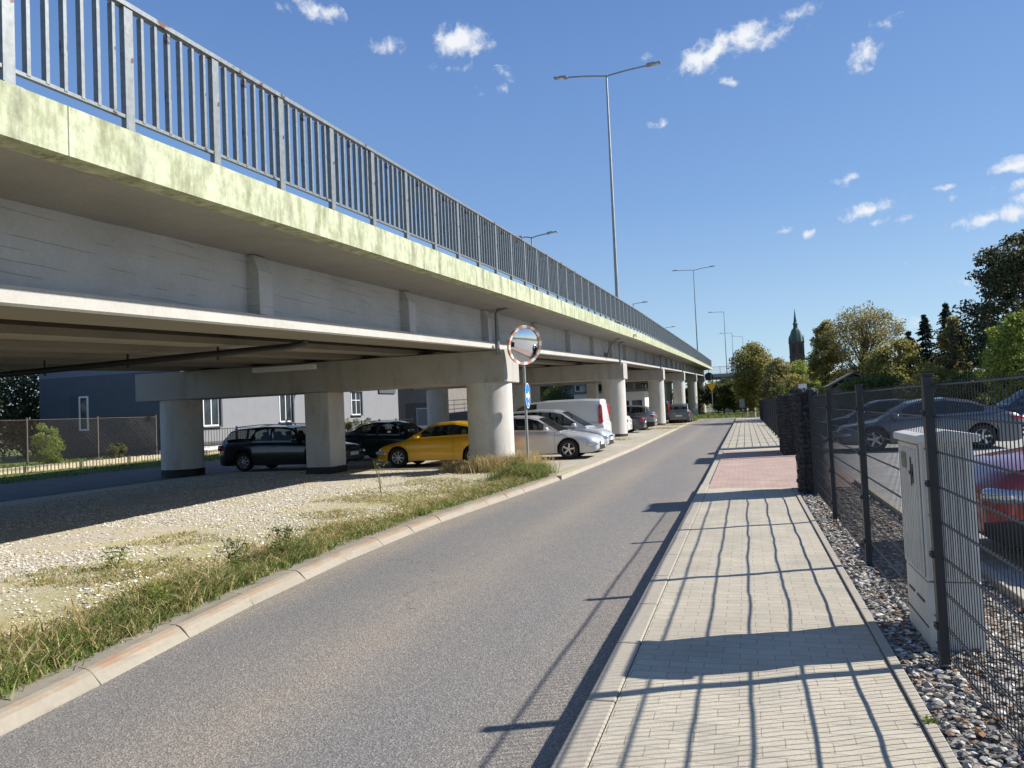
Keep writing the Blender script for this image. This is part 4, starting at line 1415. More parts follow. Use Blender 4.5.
    if P.get('rails'):
        for sgn in (1, -1):
            mb = MB()
            yy = sgn * (W / 2 * .895 - P.get('tumble', .26) * .42 - .04)
            a, b_ = P['rails']
            pts = [(a, yy, interp(a, roof) - .0)] + [(q, yy, interp(q, roof) + .05) for q in np.linspace(a - .12, b_ + .12, 8)] + [(b_, yy, interp(b_, roof) - .0)]
            mb.tube(pts, .014, 8)
            mb.build('roof_rail', M['chrome'], t, smooth=R(50))
    return t

WAGON = dict(L=4.55, W=1.74, H=1.50, r=.31, wf=1.36, wr=-1.30,
    top=[(-2.28, .93), (-1.9, .95), (0, .93), (1.0, .90), (1.35, .86), (2.1, .72), (2.28, .62)],
    roof=[(1.10, .90), (.45, 1.36), (.15, 1.42), (-.6, 1.45), (-1.6, 1.40), (-1.86, 1.33), (-2.20, .96)],
    win=[(-1.95, -1.22), (-1.12, -.33), (-.25, .62)], seams=[1.0, -.29, -1.17], handles=[-.15, -1.0], rails=(.35, -1.75), rim='multi')
COUPE = dict(L=4.05, W=1.70, H=1.37, r=.30, wf=1.25, wr=-1.22,
    top=[(-2.02, .88), (-1.5, .93), (-.5, .90), (.75, .86), (1.1, .82), (1.75, .68), (2.02, .56)],
    roof=[(.98, .84), (.25, 1.26), (-.05, 1.33), (-.55, 1.345), (-1.0, 1.27), (-1.72, .92)],
    win=[(-1.25, -.62), (-.56, .48)], seams=[.85, -.60], handles=[-.42], rim='multi', drop=.10, hd=(.5, .3, .13), mirm=None)
SEDAN = dict(L=4.6, W=1.76, H=1.43, r=.31, wf=1.38, wr=-1.32,
    top=[(-2.3, .90), (-1.8, .98), (-.9, .94), (0, .92), (.9, .88), (1.3, .84), (2.05, .70), (2.3, .60)],
    roof=[(1.12, .86), (.40, 1.32), (.1, 1.40), (-.5, 1.42), (-1.0, 1.34), (-1.72, .97)],
    win=[(-1.22, -.42), (-.34, .58)], seams=[.95, -.38, -1.2], handles=[-.22, -1.05])
MPV = dict(L=4.35, W=1.80, H=1.62, r=.32, wf=1.35, wr=-1.30,
    top=[(-2.17, 1.0), (-1.5, 1.02), (0, .98), (.9, .94), (1.4, .88), (1.95, .76), (2.17, .66)],
    roof=[(1.45, .90), (.55, 1.48), (.25, 1.56), (-.5, 1.60), (-1.4, 1.55), (-1.75, 1.45), (-2.05, 1.02)],
    win=[(-1.85, -1.20), (-1.12, -.28), (-.20, .55), (.62, 1.02)], seams=[.98, -.24, -1.16], handles=[-.1, -1.0])
HATCH = dict(L=4.15, W=1.76, H=1.50, r=.31, wf=1.28, wr=-1.25,
    top=[(-2.07, .95), (-1.6, .98), (0, .93), (.85, .90), (1.25, .85), (1.85, .72), (2.07, .62)],
    roof=[(1.15, .90), (.40, 1.38), (.1, 1.46), (-.6, 1.48), (-1.4, 1.42), (-1.62, 1.34), (-1.98, .98)],
    win=[(-1.68, -1.15), (-1.08, -.26), (-.18, .56)], seams=[.88, -.22, -1.1], handles=[-.1, -.95], rpz=.62)
SUV = dict(HATCH); SUV.update(H=1.68, W=1.84, L=4.4, r=.35, wf=1.34, wr=-1.32,
    top=[(-2.2, 1.06), (-1.6, 1.10), (0, 1.06), (.9, 1.02), (1.3, .98), (2.0, .86), (2.2, .74)],
    roof=[(1.2, 1.0), (.45, 1.54), (.15, 1.63), (-.6, 1.66), (-1.5, 1.58), (-1.75, 1.48), (-2.12, 1.08)], clad=True, td=(.3, .34, .16))
FAST = dict(L=4.55, W=1.82, H=1.43, r=.33, wf=1.34, wr=-1.32,
    top=[(-2.27, .96), (-1.9, 1.0), (-1.0, .96), (0, .92), (.9, .88), (1.3, .84), (2.05, .72), (2.27, .60)],
    roof=[(1.22, .87), (.40, 1.33), (.1, 1.40), (-.5, 1.43), (-1.1, 1.34), (-1.95, 1.0)],
    win=[(-1.40, -.52), (-.44, .60)], seams=[.95, -.48, -1.25], handles=[-.30, -1.10], rim='alloy', td=(.34, .34, .13))
VAN = dict(L=4.9, W=1.92, H=1.98, r=.33, wf=1.62, wr=-1.48, tumble=.10,
    top=[(-2.45, 1.02), (-1.6, 1.04), (0, 1.04), (1.2, 1.02), (1.6, .98), (2.2, .84), (2.45, .72)],
    roof=[(1.85, 1.0), (1.15, 1.78), (.9, 1.88), (0, 1.96), (-1.6, 1.97), (-2.30, 1.93), (-2.42, 1.06)],
    win=[(.35, 1.30)], seams=[1.3, .30, -.8], handles=[.45], rearglass=False, nosew=.82, tailw=.97, drop=.05,
    td=(.18, .16, .95), tz=1.25, rpz=.7, seats=(.8,))
for P in (COUPE,): P.pop('mirm')
black = paint('black_car_paint', (0.008, 0.009, 0.010), .1, .25)
yellow = paint('yellow_car_paint', (0.72, 0.40, 0.012), .15, .35)
dkgreen = paint('dark_green_car_paint', (0.020, 0.026, 0.026), .2, .25)
silver = paint('silver_car_paint', (0.55, 0.56, 0.57), .25, .4)
silverb = paint('silver_blue_car_paint', (0.52, 0.54, 0.57), .25, .4)
whitec = paint('white_car_paint', (0.74, 0.75, 0.76), 0, .35)
bluegrey = paint('blue_grey_car_paint', (0.05, 0.065, 0.085), .5, .3)
suvgrey = paint('grey_car_paint', (0.30, 0.30, 0.31), .5, .35)
dkgrey = paint('dark_grey_car_paint', (0.13, 0.145, 0.165), .4, .35)
redc = paint('red_car_paint', (0.28, 0.012, 0.02), .2, .3)
navy = paint('navy_car_paint', (0.025, 0.035, 0.07), .4, .25)
ltblue = paint('light_blue_car_paint', (0.25, 0.33, 0.42), .4, .3)
GP = 'cars parked under and beside the viaduct'
GY = 'cars parked in the fenced yard'
car('parked_car', 'black estate car with roof rails parked between the first row of columns', 'car', -14.35, 22.0, 0, WAGON, black, group=GP)
car('parked_car', 'dark green saloon parked behind the black estate and the yellow coupe', 'car', -12.6, 26.2, 0, SEDAN, dkgreen, group=GP)
car('parked_car', 'bright yellow two door coupe behind the first bridge column', 'car', -9.05, 22.3, PI, COUPE, yellow, group=GP)
car('parked_car', 'silver saloon with its front wheel toward the road behind the traffic mirror', 'car', -6.75, 24.3, 0, SEDAN, silver, group=GP)
car('parked_car', 'taller silver people carrier between the silver saloon and the white van', 'car', -6.85, 27.4, 0, MPV, silverb, group=GP)
car('parked_van', 'white panel van showing its rear doors and red tail light by the second column', 'van', -7.95, 31.5, PI, VAN, whitec, group=GP)
car('parked_car', 'small white car half hidden behind the second bridge column', 'car', -8.35, 43.4, PI, HATCH, whitec, group=GP)
car('parked_car', 'dark blue grey saloon with red tail lights beyond the second column', 'car', -8.15, 46.8, PI, SEDAN, bluegrey, group=GP)
car('parked_car', 'grey off-road style car with red tail lights before the third column', 'car', -7.9, 51.2, PI, SUV, suvgrey, group=GP)
car('parked_car', 'dark grey hatchback seen from behind at the roadside past the third column', 'car', -5.45, 68.5, PI / 2, SUV, dkgrey, group=GP)
car('parked_van', 'dark van parked behind the farthest hatchback by the fourth column', 'van', -7.6, 73.5, PI / 2, VAN, bluegrey, group=GP)
car('parked_car', 'dark grey fastback car seen side on through the mesh fence', 'car', 4.75, 24.2, PI, FAST, dkgrey, z=.112, group=GY, glass='tint')
car('parked_car', 'dark car mostly hidden behind the grey fastback in the yard', 'car', 4.6, 30.0, PI, SEDAN, navy, z=.112, group=GY)
car('parked_car', 'dark red car behind the utility cabinet at the right edge', 'car', 4.15, 8.35, PI, SUV, redc, z=.112, group=GY)
car('parked_car', 'navy off-road style car in the far right of the yard', 'car', 10.9, 34.5, PI, SUV, navy, z=.112, group=GY)
car('parked_car', 'light blue car parked in front of the navy one in the yard', 'car', 11.3, 30.6, PI, HATCH, ltblue, z=.112, group=GY)

# ------------------------------------------------------------------ buildings on the left
B = thing('grey_building', 'pale grey rendered house with slate blue gable beyond the path', 'building', (-25.5, 30, .3))
def bp(mb, nm, m_, par=None, **k):
    return mb.build(nm, m_, par or B, **k)
H1 = 6.0
bp(MB().bb(-8.6, 0, 0, 23.6, -.3, H1), 'wall', M['wallgrey'])
bp(MB().bb(-8.63, -.004, -.03, -.002, 2.0, 4.05), 'gable_cladding', M['walldark'])
bp(MB().bb(-8.63, -.004, -.03, -.002, 4.05, H1), 'gable_band', M['wallband'])
bp(MB().bb(-8.63, -.004, -.03, -.002, -.3, 1.998), 'gable_plinth', M['plinth'])
bp(MB().bb(0.001, .05, .0, 23.6, -.3, .55), 'plinth', M['plinth'])
bp(MB().extr([(-9.0, H1), (.4, H1), (-4.3, H1 + 2.6)], 'Y', -.3, 23.9), 'roof', M['roof'])
def window_east(y, w, z0, z1, bars=1):
    f = MB()
    f.bb(.002, .03, y - w / 2, y - w / 2 + .07, z0, z1); f.bb(.002, .03, y + w / 2 - .07, y + w / 2, z0, z1)
    f.bb(.002, .03, y - w / 2 + .07, y + w / 2 - .07, z0, z0 + .07); f.bb(.002, .03, y - w / 2 + .07, y + w / 2 - .07, z1 - .07, z1)
    f.bb(.004, .034, y - .03, y + .03, z0 + .07, z1 - .07)
    if bars > 1:
        f.bb(.004, .03, y - w / 2 + .07, y + w / 2 - .07, (z0 + z1) / 2 + .2, (z0 + z1) / 2 + .24)
    o = bp(f, 'window', M['pvc'])
    MB().bb(.0015, .012, y - w / 2 + .07, y + w / 2 - .07, z0 + .07, z1 - .07).build('pane', M['pane'], o)
    MB().bb(.0, .16, y - w / 2 - .1, y + w / 2 + .12, z0 - .07, z0 - .002).build('sill', M['reveal'], o)
    g = MB(); g.bb(.002, .15, y + w / 2 + .002, y + w / 2 + .12, z0, z1 + .1); g.bb(.002, .15, y - w / 2, y + w / 2, z1 + .002, z1 + .1)
    g.build('surround', M['reveal'], o)
for (y, w, z0, z1, b_) in ((2.05, 1.2, 1.3, 3.0, 1), (8.5, 1.2, 1.35, 3.05, 1), (16.9, 1.3, 1.62, 3.2, 2)):
    window_east(y, w, z0, z1, b_)
bp(MB().bb(.002, .12, 20.3, 23.0, 3.15, 3.55), 'awning_box', M['reveal'])
bp(MB().cyl((.1, 11.7), .06, -.2, H1, 10), 'downpipe', M['plastic'])
# window in the gable
f = MB()
f.bb(-6.1, -5.5, -.06, -.031, 1.35, 1.43); f.bb(-6.1, -5.5, -.06, -.031, 2.97, 3.05); f.bb(-6.1, -6.0, -.06, -.031, 1.43, 2.97); f.bb(-5.6, -5.5, -.06, -.031, 1.43, 2.97)
o = bp(f, 'window', M['pvc'])
MB().bb(-6.0, -5.6, -.045, -.032, 1.43, 2.97).build('pane', M['pane'], o)
MB().bb(-6.6, -6.11, -.08, -.031, 1.4, 3.1).build('shutter', M['reveal'], o)

B2 = thing('brown_garage', 'brown grey windowless annex wall between the pale house and the columns', 'building', (-24.4, 56, 0.3))
MB().bb(-3.5, 1.6, 0, 9, -.3, 3.9).build('wall', M['wallbrown'], B2)
MB().bb(-3.7, 1.8, -.2, 9.2, 3.9, 4.1).build('roof', M['roof'], B2)
MB().bb(-1.6, .9, -.03, -.001, -.3, 2.4).build('door', M['plinth'], B2)
t = thing('meter_box', 'white meter box standing by the brown annex wall', 'electric box', (-21.6, 49.5, .1))
MB().bb(-.45, .45, -.25, .25, 0, 2.1).build('body', M['white'], t, bevel=.01)
MB().bb(-.42, .42, -.262, -.252, .9, 2.05).build('door', M['wallgrey'], t)
MB().bb(-.48, .48, -.28, .28, 2.102, 2.16).build('lid', M['wallgrey'], t)

B3 = thing('white_garage', 'low white building with dark openings seen between the second and third columns', 'building', (-13.0, 78, 0.1))
MB().bb(-4, 3.3, 0, 6, -.1, 3.1).build('wall', M['white'], B3)
MB().bb(-4.2, 3.5, -.2, 6.2, 3.1, 3.35).build('roof', M['wallgrey'], B3)
for a in (-3.4, -.6):
    MB().bb(a, a + 2.3, -.04, -.002, -.05, 2.2).build('door', M['plastic'], B3)
MB().bb(2.0, 3.0, -.04, -.002, 1.0, 2.2).build('window', M['pane'], B3)

B4 = thing('grey_block', 'grey apartment block with small dark windows behind the far columns', 'building', (-24, 100, 0.0))
MB().bb(-14, 11, 0, 12, -.1, 9).build('wall', M['wallbrown'], B4)
MB().bb(-14.3, 11.3, -.3, 12.3, 9, 9.3).build('roof', M['roof'], B4)
for fl in range(3):
    for k in range(8):
        a = -12.6 + k * 3.0
        z0 = 1.2 + fl * 2.8
        o = MB().bb(a, a + 1.5, -.06, -.002, z0, z0 + 1.4).build('window', M['pvc'], B4)
        MB().bb(a + .1, a + 1.4, -.075, -.061, z0 + .1, z0 + 1.3).build('pane', M['pane'], o)
for fl in range(3):
    for k in range(3):
        a = 1.5 + k * 3.6
        z0 = 1.2 + fl * 2.8
        MB().bb(11.002, 11.06, a, a + 1.3, z0, z0 + 1.4).build('window', M['pane'], B4)

# timber palisade edging + chain link + iron fence
t = thing('timber_edging', 'low row of round wooden stakes edging the lawn beyond the path', 'edging', (-24.1, 12, .2))
mb = MB()
for k in range(0, 300):
    y = k * .155
    mb.tube([(random.uniform(-.01, .01), y, -.1), (random.uniform(-.01, .01), y, .30 + random.uniform(-.015, .015))], [.075, .07], 8)
mb.build('stake_row', M['palis'], t)
CF = thing('chain_link_fence', 'rusty chain link fence in front of the slate blue gable', 'fence', (-24.4, 8.5, .28), group=None)
for k in range(7):
    MB().tube([(0, k * 3.1, -.2), (0, k * 3.1, 1.92)], .03, 8).build('post', M['rustwire'], CF)
mb = MB()
Lf = 18.6; hf = 1.75; sp_ = .085
k = 0
a = -hf
while a < Lf:
    for sg in (1, -1):
        y0, z0, y1, z1 = (a, 0, a + hf, hf) if sg > 0 else (a, hf, a + hf, 0)
        def clipz(yq): return z0 + (z1 - z0) * (yq - y0) / (y1 - y0)
        ya_, yb_ = max(y0, 0), min(y1, Lf)
        if yb_ > ya_:
            mb.tube([(0, ya_, clipz(ya_) + .08), (0, yb_, clipz(yb_) + .08)], .0022, 3, cap=False)
    a += sp_
mb.build('wire_mesh', M['rustwire'], CF)
MB().tube([(0, 0, 1.84), (0, Lf, 1.84)], .008, 6).build('top_wire', M['rustwire'], CF)
IF = thing('iron_fence', 'low black iron bar fence on a pale plinth in front of the pale grey house', 'fence', (-24.35, 27.3, .28))
MB().bb(-.1, .1, 0, 26.5, -.2, .38).build('plinth', M['white'], IF)
mb = MB()
for k in range(0, 133):
    mb.box((0, .1 + k * .2, .80), (.016, .016, .82))
mb.build('bar_row', M['blackiron'], IF)
mb = MB(); mb.bb(-.02, .02, 0, 26.5, .48, .51); mb.bb(-.02, .02, 0, 26.5, 1.16, 1.19); mb.build('rail', M['blackiron'], IF)
for k in range(11):
    MB().bb(-.03, .03, k * 2.6 - .03, k * 2.6 + .03, .38, 1.28).build('post', M['blackiron'], IF)

# ------------------------------------------------------------------ church
CH = thing('church', 'distant brick church tower with green copper spire above the trees', 'church', (25.7, 400, 0))
MB().bb(-3.3, 3.3, -3.3, 3.3, 0, 30).build('tower', M['brick'], CH)
mb = MB()
for z in (8, 16, 22.6, 29.5):
    mb.bb(-3.5, 3.5, -3.5, 3.5, z, z + .51)
mb.build('cornice', M['brick'], CH)
for x in (-1.5, 1.5):
    MB().bb(x - .6, x + .6, -3.4, -3.31, 24, 28.5).build('belfry_window', M['plastic'], CH)
o = MB().lathe([(3.1, 30.02), (3.0, 31), (2.8, 33.5), (2.1, 35.8), (1.1, 37), (1.0, 38.5), (1.3, 38.9), (.8, 39.8), (.4, 43), (.06, 46.5)], 8, 'Z').build('spire', M['copper'], CH, smooth=R(20))
mb = MB()
for a in (-3.1, 3.1):
    for b_ in (-3.1, 3.1):
        mb.lathe([(.35, 30.02), (.35, 31.4), (.06, 33.4)], 6, 'Z', c=(a, b_, 0))
mb.build('pinnacle', M['copper'], CH)
MB().bb(2, 16, 3, 30, 0, 12).build('nave', M['brick'], CH)
MB().extr([(1.5, 12), (16.5, 12), (9, 19)], 'Y', 3, 30).build('nave_roof', M['roof'], CH)

# hut
HT = thing('hut', 'small grey roofed hut among the trees behind the fence', 'hut', (6.9, 56, 0))
MB().bb(-1.15, 1.15, -1.5, 1.5, 0, 2.4).build('wall', M['wallbrown'], HT)
mb = MB()
mb.extr([(-1.6, 2.35), (0, 3.2), (0, 3.32), (-1.7, 2.42)], 'Y', -1.8, 1.8); mb.extr([(1.6, 2.35), (0, 3.2), (0, 3.32), (1.7, 2.42)], 'Y', -1.8, 1.8)
mb.extr([(-1.15, 2.41), (1.15, 2.41), (0, 3.15)], 'Y', -1.49, 1.49)
mb.build('roof', M['huttop'], HT)

# ------------------------------------------------------------------ trees
def leaf_cloud(centers, n, size, flat=1.0, aspect=.6):
    """n leaf quads gathered around cluster centres (x,y,z,r)"""
    c = np.array(centers)
    wts = c[:, 3] ** 1.9; wts /= wts.sum()
    idx = rng.choice(len(c), n, p=wts)
    d = rng.normal(size=(n, 3)); d /= np.linalg.norm(d, axis=1)[:, None]
    rad = rng.random(n) ** .45
    p = c[idx, :3] + d * (rad * c[idx, 3])[:, None] * np.array([1, 1, .8 * flat])
    u = rng.normal(size=(n, 3)); u /= np.linalg.norm(u, axis=1)[:, None]
    w = rng.normal(size=(n, 3)); w -= (w * u).sum(1)[:, None] * u; w /= np.linalg.norm(w, axis=1)[:, None]
    s = size * rng.uniform(.6, 1.3, n)[:, None]
    a = p - u * s; b = p + w * s * aspect; c2 = p + u * s; d2 = p - w * s * aspect
    V = np.stack([a, b, c2, d2], 1).reshape(-1, 3)
    return V
def tree(name, label, x, y, h, w, crown0, mat, n, leaf, group='trees beyond the street', limbs=7, clusters=26, cr=.28, trunk=.16, seed=0, z=0, shape='round', cat='tree', d=None):
    random.seed(seed)
    d = d or w
    t = thing(name, label, cat, (x, y, z), group=group)
    tb = MB()
    tb.tube([(0, 0, -.1), (random.uniform(-.1, .1) * h * .1, 0, h * .3), (random.uniform(-.1, .1) * h * .15, random.uniform(-.1, .1), h * .82)], [trunk, trunk * .75, trunk * .2], 8)
    cen = []
    ch = h - crown0
    clusters = int(clusters * 2.6)
    for k in range(clusters):
        f = random.random()
        zz = crown0 + ch * (.06 + .88 * f)
        if shape == 'round':
            pr = math.sqrt(max(0.05, 1 - (2 * f - .95) ** 2))
        elif shape == 'cone':
            pr = max(.06, 1 - f)
        else:
            pr = .55 + .45 * math.sqrt(max(0, 1 - (f) ** 2))
        a = random.uniform(0, 2 * PI); q = math.sqrt(random.random())
        rr = cr * min(w, ch) * random.choice([.3, .4, .5, .7, .9]) * (.45 + .55 * pr)
        px_ = math.cos(a) * q * pr * (w / 2 - rr * .6); py_ = math.sin(a) * q * pr * (d / 2 - rr * .6)
        cen.append((px_, py_, min(zz, h - rr * .5), rr))
        if k < limbs * 3:
            b0 = (random.uniform(-.05, .05), random.uniform(-.05, .05), crown0 * .7 + (zz - crown0 * .7) * random.uniform(.1, .5))
            mid = (px_ * .45, py_ * .45, b0[2] + (zz - b0[2]) * .55 + .1)
            tb.tube([b0, mid, (px_, py_, zz)], [trunk * .38, trunk * .22, trunk * .07], 5)
    tb.build('trunk', M['bark'], t, smooth=R(60))
    n = int(n * 1.7); V = leaf_cloud(cen, n, leaf * .78)
    me = bpy.data.meshes.new('crown')
    me.from_pydata(V.tolist(), [], [(4 * i, 4 * i + 1, 4 * i + 2, 4 * i + 3) for i in range(n)])
    me.materials.append(M[mat])
    o = bpy.data.objects.new('crown', me); COL.objects.link(o); o.parent = t
    return t
def spruce(name, label, x, y, h, w, n, seed, group='dark spruces beyond the yard'):
    random.seed(seed)
    t = thing(name, label, 'tree', (x, y, 0), group=group)
    MB().tube([(0, 0, 0), (0, 0, h)], [.16, .02], 8).build('trunk', M['bark'], t)
    cen = []
    for k in range(int(h * 34)):
        f = random.random() ** 1.15
        zz = .5 + (h - .6) * f
        rr = w / 2 * (1 - f) ** .85 * random.choice([.7, .85, 1.0, 1.18]) + .05
        a = random.uniform(0, 2 * PI)
        for q in (.25, .5, .75, .97):
            cen.append((math.cos(a) * rr * q, math.sin(a) * rr * q, zz - q * rr * .30, .08 + .13 * (1 - q) + .06 * (1 - f)))
    V = leaf_cloud(cen, n, .13, .5, .35)
    me = bpy.data.meshes.new('crown'); me.from_pydata(V.tolist(), [], [(4 * i, 4 * i + 1, 4 * i + 2, 4 * i + 3) for i in range(n)])
    me.materials.append(M['needle'])
    o = bpy.data.objects.new('crown', me); COL.objects.link(o); o.parent = t
    return t

tree('broadleaf_tree', 'yellowing round tree just right of the viaduct end', 1.2, 112, 10.2, 7.6, .3, 'leaf_yellow', 16000, .17, seed=3, clusters=44, shape='round')
tree('broadleaf_tree', 'dull green tree to the left of the yellowing round tree', -1.6, 118, 5.0, 5, .4, 'leaf_green', 9000, .17, seed=4, clusters=30)
tree('broadleaf_tree', 'reddish brown small tree right of the yellowing tree', 3.9, 98, 6.9, 5.2, .4, 'leaf_brown', 8000, .14, seed=5, clusters=28)
tree('shrub', 'pinkish red shrub low behind the fence end', 3.3, 88, 3.2, 2.4, .3, 'leaf_red', 4000, .10, seed=6, clusters=16, cat='shrub')
tree('broadleaf_tree', 'bright lime green tree below the church tower', 6.4, 100, 6.5, 5.6, .4, 'leaf_bright', 11000, .15, seed=7, clusters=30)
tree('broadleaf_tree', 'yellow green low tree in front of the lime tree', 4.8, 80, 4.2, 4.0, .3, 'leaf_yellow', 8000, .11, seed=8, clusters=26)
tree('broadleaf_tree', 'tall thin crowned autumn tree with brown leaves right of the church', 9.2, 66, 9.4, 7.0, 2.6, 'leaf_brown', 7500, .11, seed=21, clusters=60, limbs=20, cr=.17, trunk=.17)
tree('broadleaf_tree', 'olive upright tree touching the left side of the autumn tree', 6.6, 68, 8.3, 3.2, 1.0, 'leaf_yellow', 8500, .12, seed=10, clusters=34, limbs=8)
tree('broadleaf_tree', 'olive yellow bushy tree below and right of the autumn tree', 10.6, 61, 5.7, 4.6, .6, 'leaf_yellow', 11000, .11, seed=11, clusters=34)
spruce('spruce_tree', 'dark spruce left of the trio beyond the yard', 14.2, 75, 7.4, 6.0, 18000, 12)
spruce('spruce_tree', 'dark middle spruce of the trio beyond the yard', 15.7, 76, 8.8, 6.0, 19000, 13)
spruce('spruce_tree', 'tallest dark spruce nearest the brown tree', 17.0, 74, 9.6, 5.6, 17000, 14)
tree('broadleaf_tree', 'thin brownish tree between the spruces and the big dark tree', 14.6, 62, 7.4, 2.4, .8, 'leaf_brown', 6500, .11, seed=15, clusters=28)
tree('broadleaf_tree', 'very large dark tree at the right edge of the view', 17.7, 56, 12.2, 9.6, 1.2, 'leaf_dark', 24000, .15, seed=16, clusters=70, limbs=14, cr=.18, trunk=.3)
tree('broadleaf_tree', 'fresh green tree in front of the large dark tree', 13.5, 45, 5.9, 3.8, .6, 'leaf_bright', 13000, .10, seed=17, clusters=34)
tree('broadleaf_tree', 'second fresh green tree further right beside the large dark tree', 16.3, 46, 5.2, 4.0, .6, 'leaf_green', 10000, .10, seed=18, clusters=30)
# hedge row of shrubs behind the yard and fence
hedge = [(6.9, 52.5, 3.0, 3.2, 'leaf_green', 'leafy green'), (2.9, 70, 3.0, 3.0, 'leaf_green', 'dull green'), (5.2, 66, 2.9, 3.4, 'leaf_bright', 'light green'), (4.0, 60, 2.6, 2.6, 'leaf_dark', 'dark low'),
         (8.9, 53, 2.9, 3.0, 'leaf_green', 'mid green'), (11.4, 54, 3.3, 3.2, 'leaf_yellow', 'olive'), (12.3, 50, 3.0, 3.0, 'leaf_green', 'dense green'),
         (9.8, 50, 2.7, 2.8, 'leaf_yellow', 'yellowish'), (15.2, 52, 4.4, 3.6, 'leaf_green', 'tall green'), (18.5, 48, 4.6, 4.0, 'leaf_dark', 'dark green'), (12.9, 58, 3.9, 3.0, 'leaf_dark', 'shaded dark'),
         (6.9, 59, 2.6, 2.8, 'leaf_dark', 'blackish')]
wh = ['in front of the hut', 'behind the far fence end', 'left of the hut', 'close behind the dark fence', 'right of the hut', 'below the autumn tree', 'behind the yard centre', 'behind the grey fastback', 'behind the far yard cars', 'at the right edge of the yard', 'under the spruces', 'hugging the hut']
for i, (x, y, h, w, m_, ad) in enumerate(hedge):
    tree('shrub', f'{ad} shrub {wh[i]}', x, y, h, w, .2, m_, 6500, .085, group='shrubs behind the yard', seed=30 + i, clusters=20, limbs=3, trunk=.06, cat='shrub', shape='box')
# greenery below the bridge end and behind
for i, (x, y, h, w, m_, lb) in enumerate([(-3.2, 124, 5.6, 6.5, 'leaf_dark', 'dark tree in the shade below the bend of the viaduct'),
        (-8.2, 128, 5.0, 6.5, 'leaf_dark', 'dark shaded tree behind the last pier'), (2.6, 128, 6.0, 6.0, 'leaf_dark', 'dark tree behind the yellowing tree'),
        (8.5, 120, 6.0, 8, 'leaf_green', 'green tree far behind the lime tree'), (16, 115, 6.5, 9, 'leaf_green', 'wide green tree far behind the autumn tree'), (25, 105, 7.0, 10, 'leaf_dark', 'wide dark tree far behind the spruces'),
        (3.0, 150, 9.5, 9, 'leaf_green', 'far green tree rising beyond the viaduct bend'), (13, 160, 11, 9, 'leaf_dark', 'far dark tree beside the church tower')]):
    tree('broadleaf_tree', lb, x, y, h, w, .3, m_, 8000, .17, seed=50 + i, clusters=26, trunk=.12)
# left side, seen under the deck
for i, (x, y, h, w, m_, lb) in enumerate([(-23.2, 68, 5.0, 4.0, 'leaf_yellow', 'sunlit yellow green tree seen past the brown annex'),
        (-21.5, 86, 6.4, 6.0, 'leaf_green', 'green tree seen under the deck above the white van'), (-16.0, 92, 6.0, 6.0, 'leaf_green', 'green tree right of the one above the van'),
        (-37.5, 32, 8.0, 7.5, 'leaf_dark', 'tall dark tree behind the left end of the slate gable'), (-33.5, 24.5, 5.0, 4.5, 'leaf_dark', 'dark bushy tree at the far left under the deck'),
        (-40, 24, 8.0, 7.5, 'leaf_dark', 'dark tree at the far left behind the others')]):
    tree('broadleaf_tree', lb, x, y, h, w, .3, m_, 9000, .12, seed=70 + i, clusters=30, trunk=.12, group='trees beyond the viaduct')
for i, (x, y, h, w, m_, lb) in enumerate([(-26.2, 23.3, 1.75, 1.2, 'leaf_bright', 'pale green rose bush in front of the slate gable window'),
        (-28.5, 22.0, 1.5, 1.8, 'leaf_bright', 'light green bush left of the rose bush'), (-29.0, 20.6, 2.4, 2.6, 'leaf_brown', 'tangle of dry brown branches at the left'),
        (-25.5, 26.0, .8, .9, 'leaf_green', 'small low bush right of the rose bush'), (-27.5, 19.8, .9, 1.4, 'leaf_bright', 'low bright bush behind the timber edging'),
        (-22.9, 41.0, 1.5, 2.0, 'leaf_yellow', 'clipped bush with pale flowers past the dark saloon'), (-22.9, 44.0, 1.4, 2.2, 'leaf_green', 'grey green bush beside the clipped one')]):
    tree('bush', lb, x, y, h, w, .1, m_, 2600, .045, seed=90 + i, clusters=16, limbs=3, trunk=.03, z=.28, group='bushes along the path', cat='bush', shape='box')
# tree line closing the horizon
random.seed(5)
cen = []
for k in range(300):
    a = R(random.uniform(-75, 60)); q = random.uniform(190, 260)
    if -0.10 < a < 0.16: q += 60
    cen.append((math.sin(a) * q, math.cos(a) * q, random.uniform(1.5, 6), random.uniform(4, 7)))
V = leaf_cloud(cen, 42000, .75)
me = bpy.data.meshes.new('far_wood'); me.from_pydata(V.tolist(), [], [(4 * i, 4 * i + 1, 4 * i + 2, 4 * i + 3) for i in range(42000)])
me.materials.append(M['leaf_green'])
o = bpy.data.objects.new('far_wood', me); COL.objects.link(o)
tag(o, 'far off belt of woodland along the horizon', 'woodland', kind='stuff')

# ------------------------------------------------------------------ camera
X_ = (0.955436364794157, -0.052, -0.291)
def camera():
    F = 763.0
    v1 = Vector((745 - 512, 402 - 384, F)).normalized()
    hp = Vector((0, 402 + 233 * .0435 - 384, F))
    up = hp.cross(v1).normalized()
    if up.y > 0: up = -up
    xx = v1.cross(up)
    rows = Matrix((xx, v1, up))          # world = rows @ cam(x right, y down, z forward)
    right = rows @ Vector((1, 0, 0)); down = rows @ Vector((0, 1, 0)); fwd = rows @ Vector((0, 0, 1))
    m = Matrix(((right.x, -down.x, -fwd.x, 0), (right.y, -down.y, -fwd.y, 0), (right.z, -down.z, -fwd.z, 1.65), (0, 0, 0, 1)))
    cd = bpy.data.cameras.new('camera')
    cd.sensor_width = 36; cd.lens = F / 1024 * 36; cd.clip_end = 3000; cd.clip_start = .05
    co = bpy.data.objects.new('camera', cd); COL.objects.link(co); co.matrix_world = m
    SC.camera = co
    return rows, F
rows, F = camera()

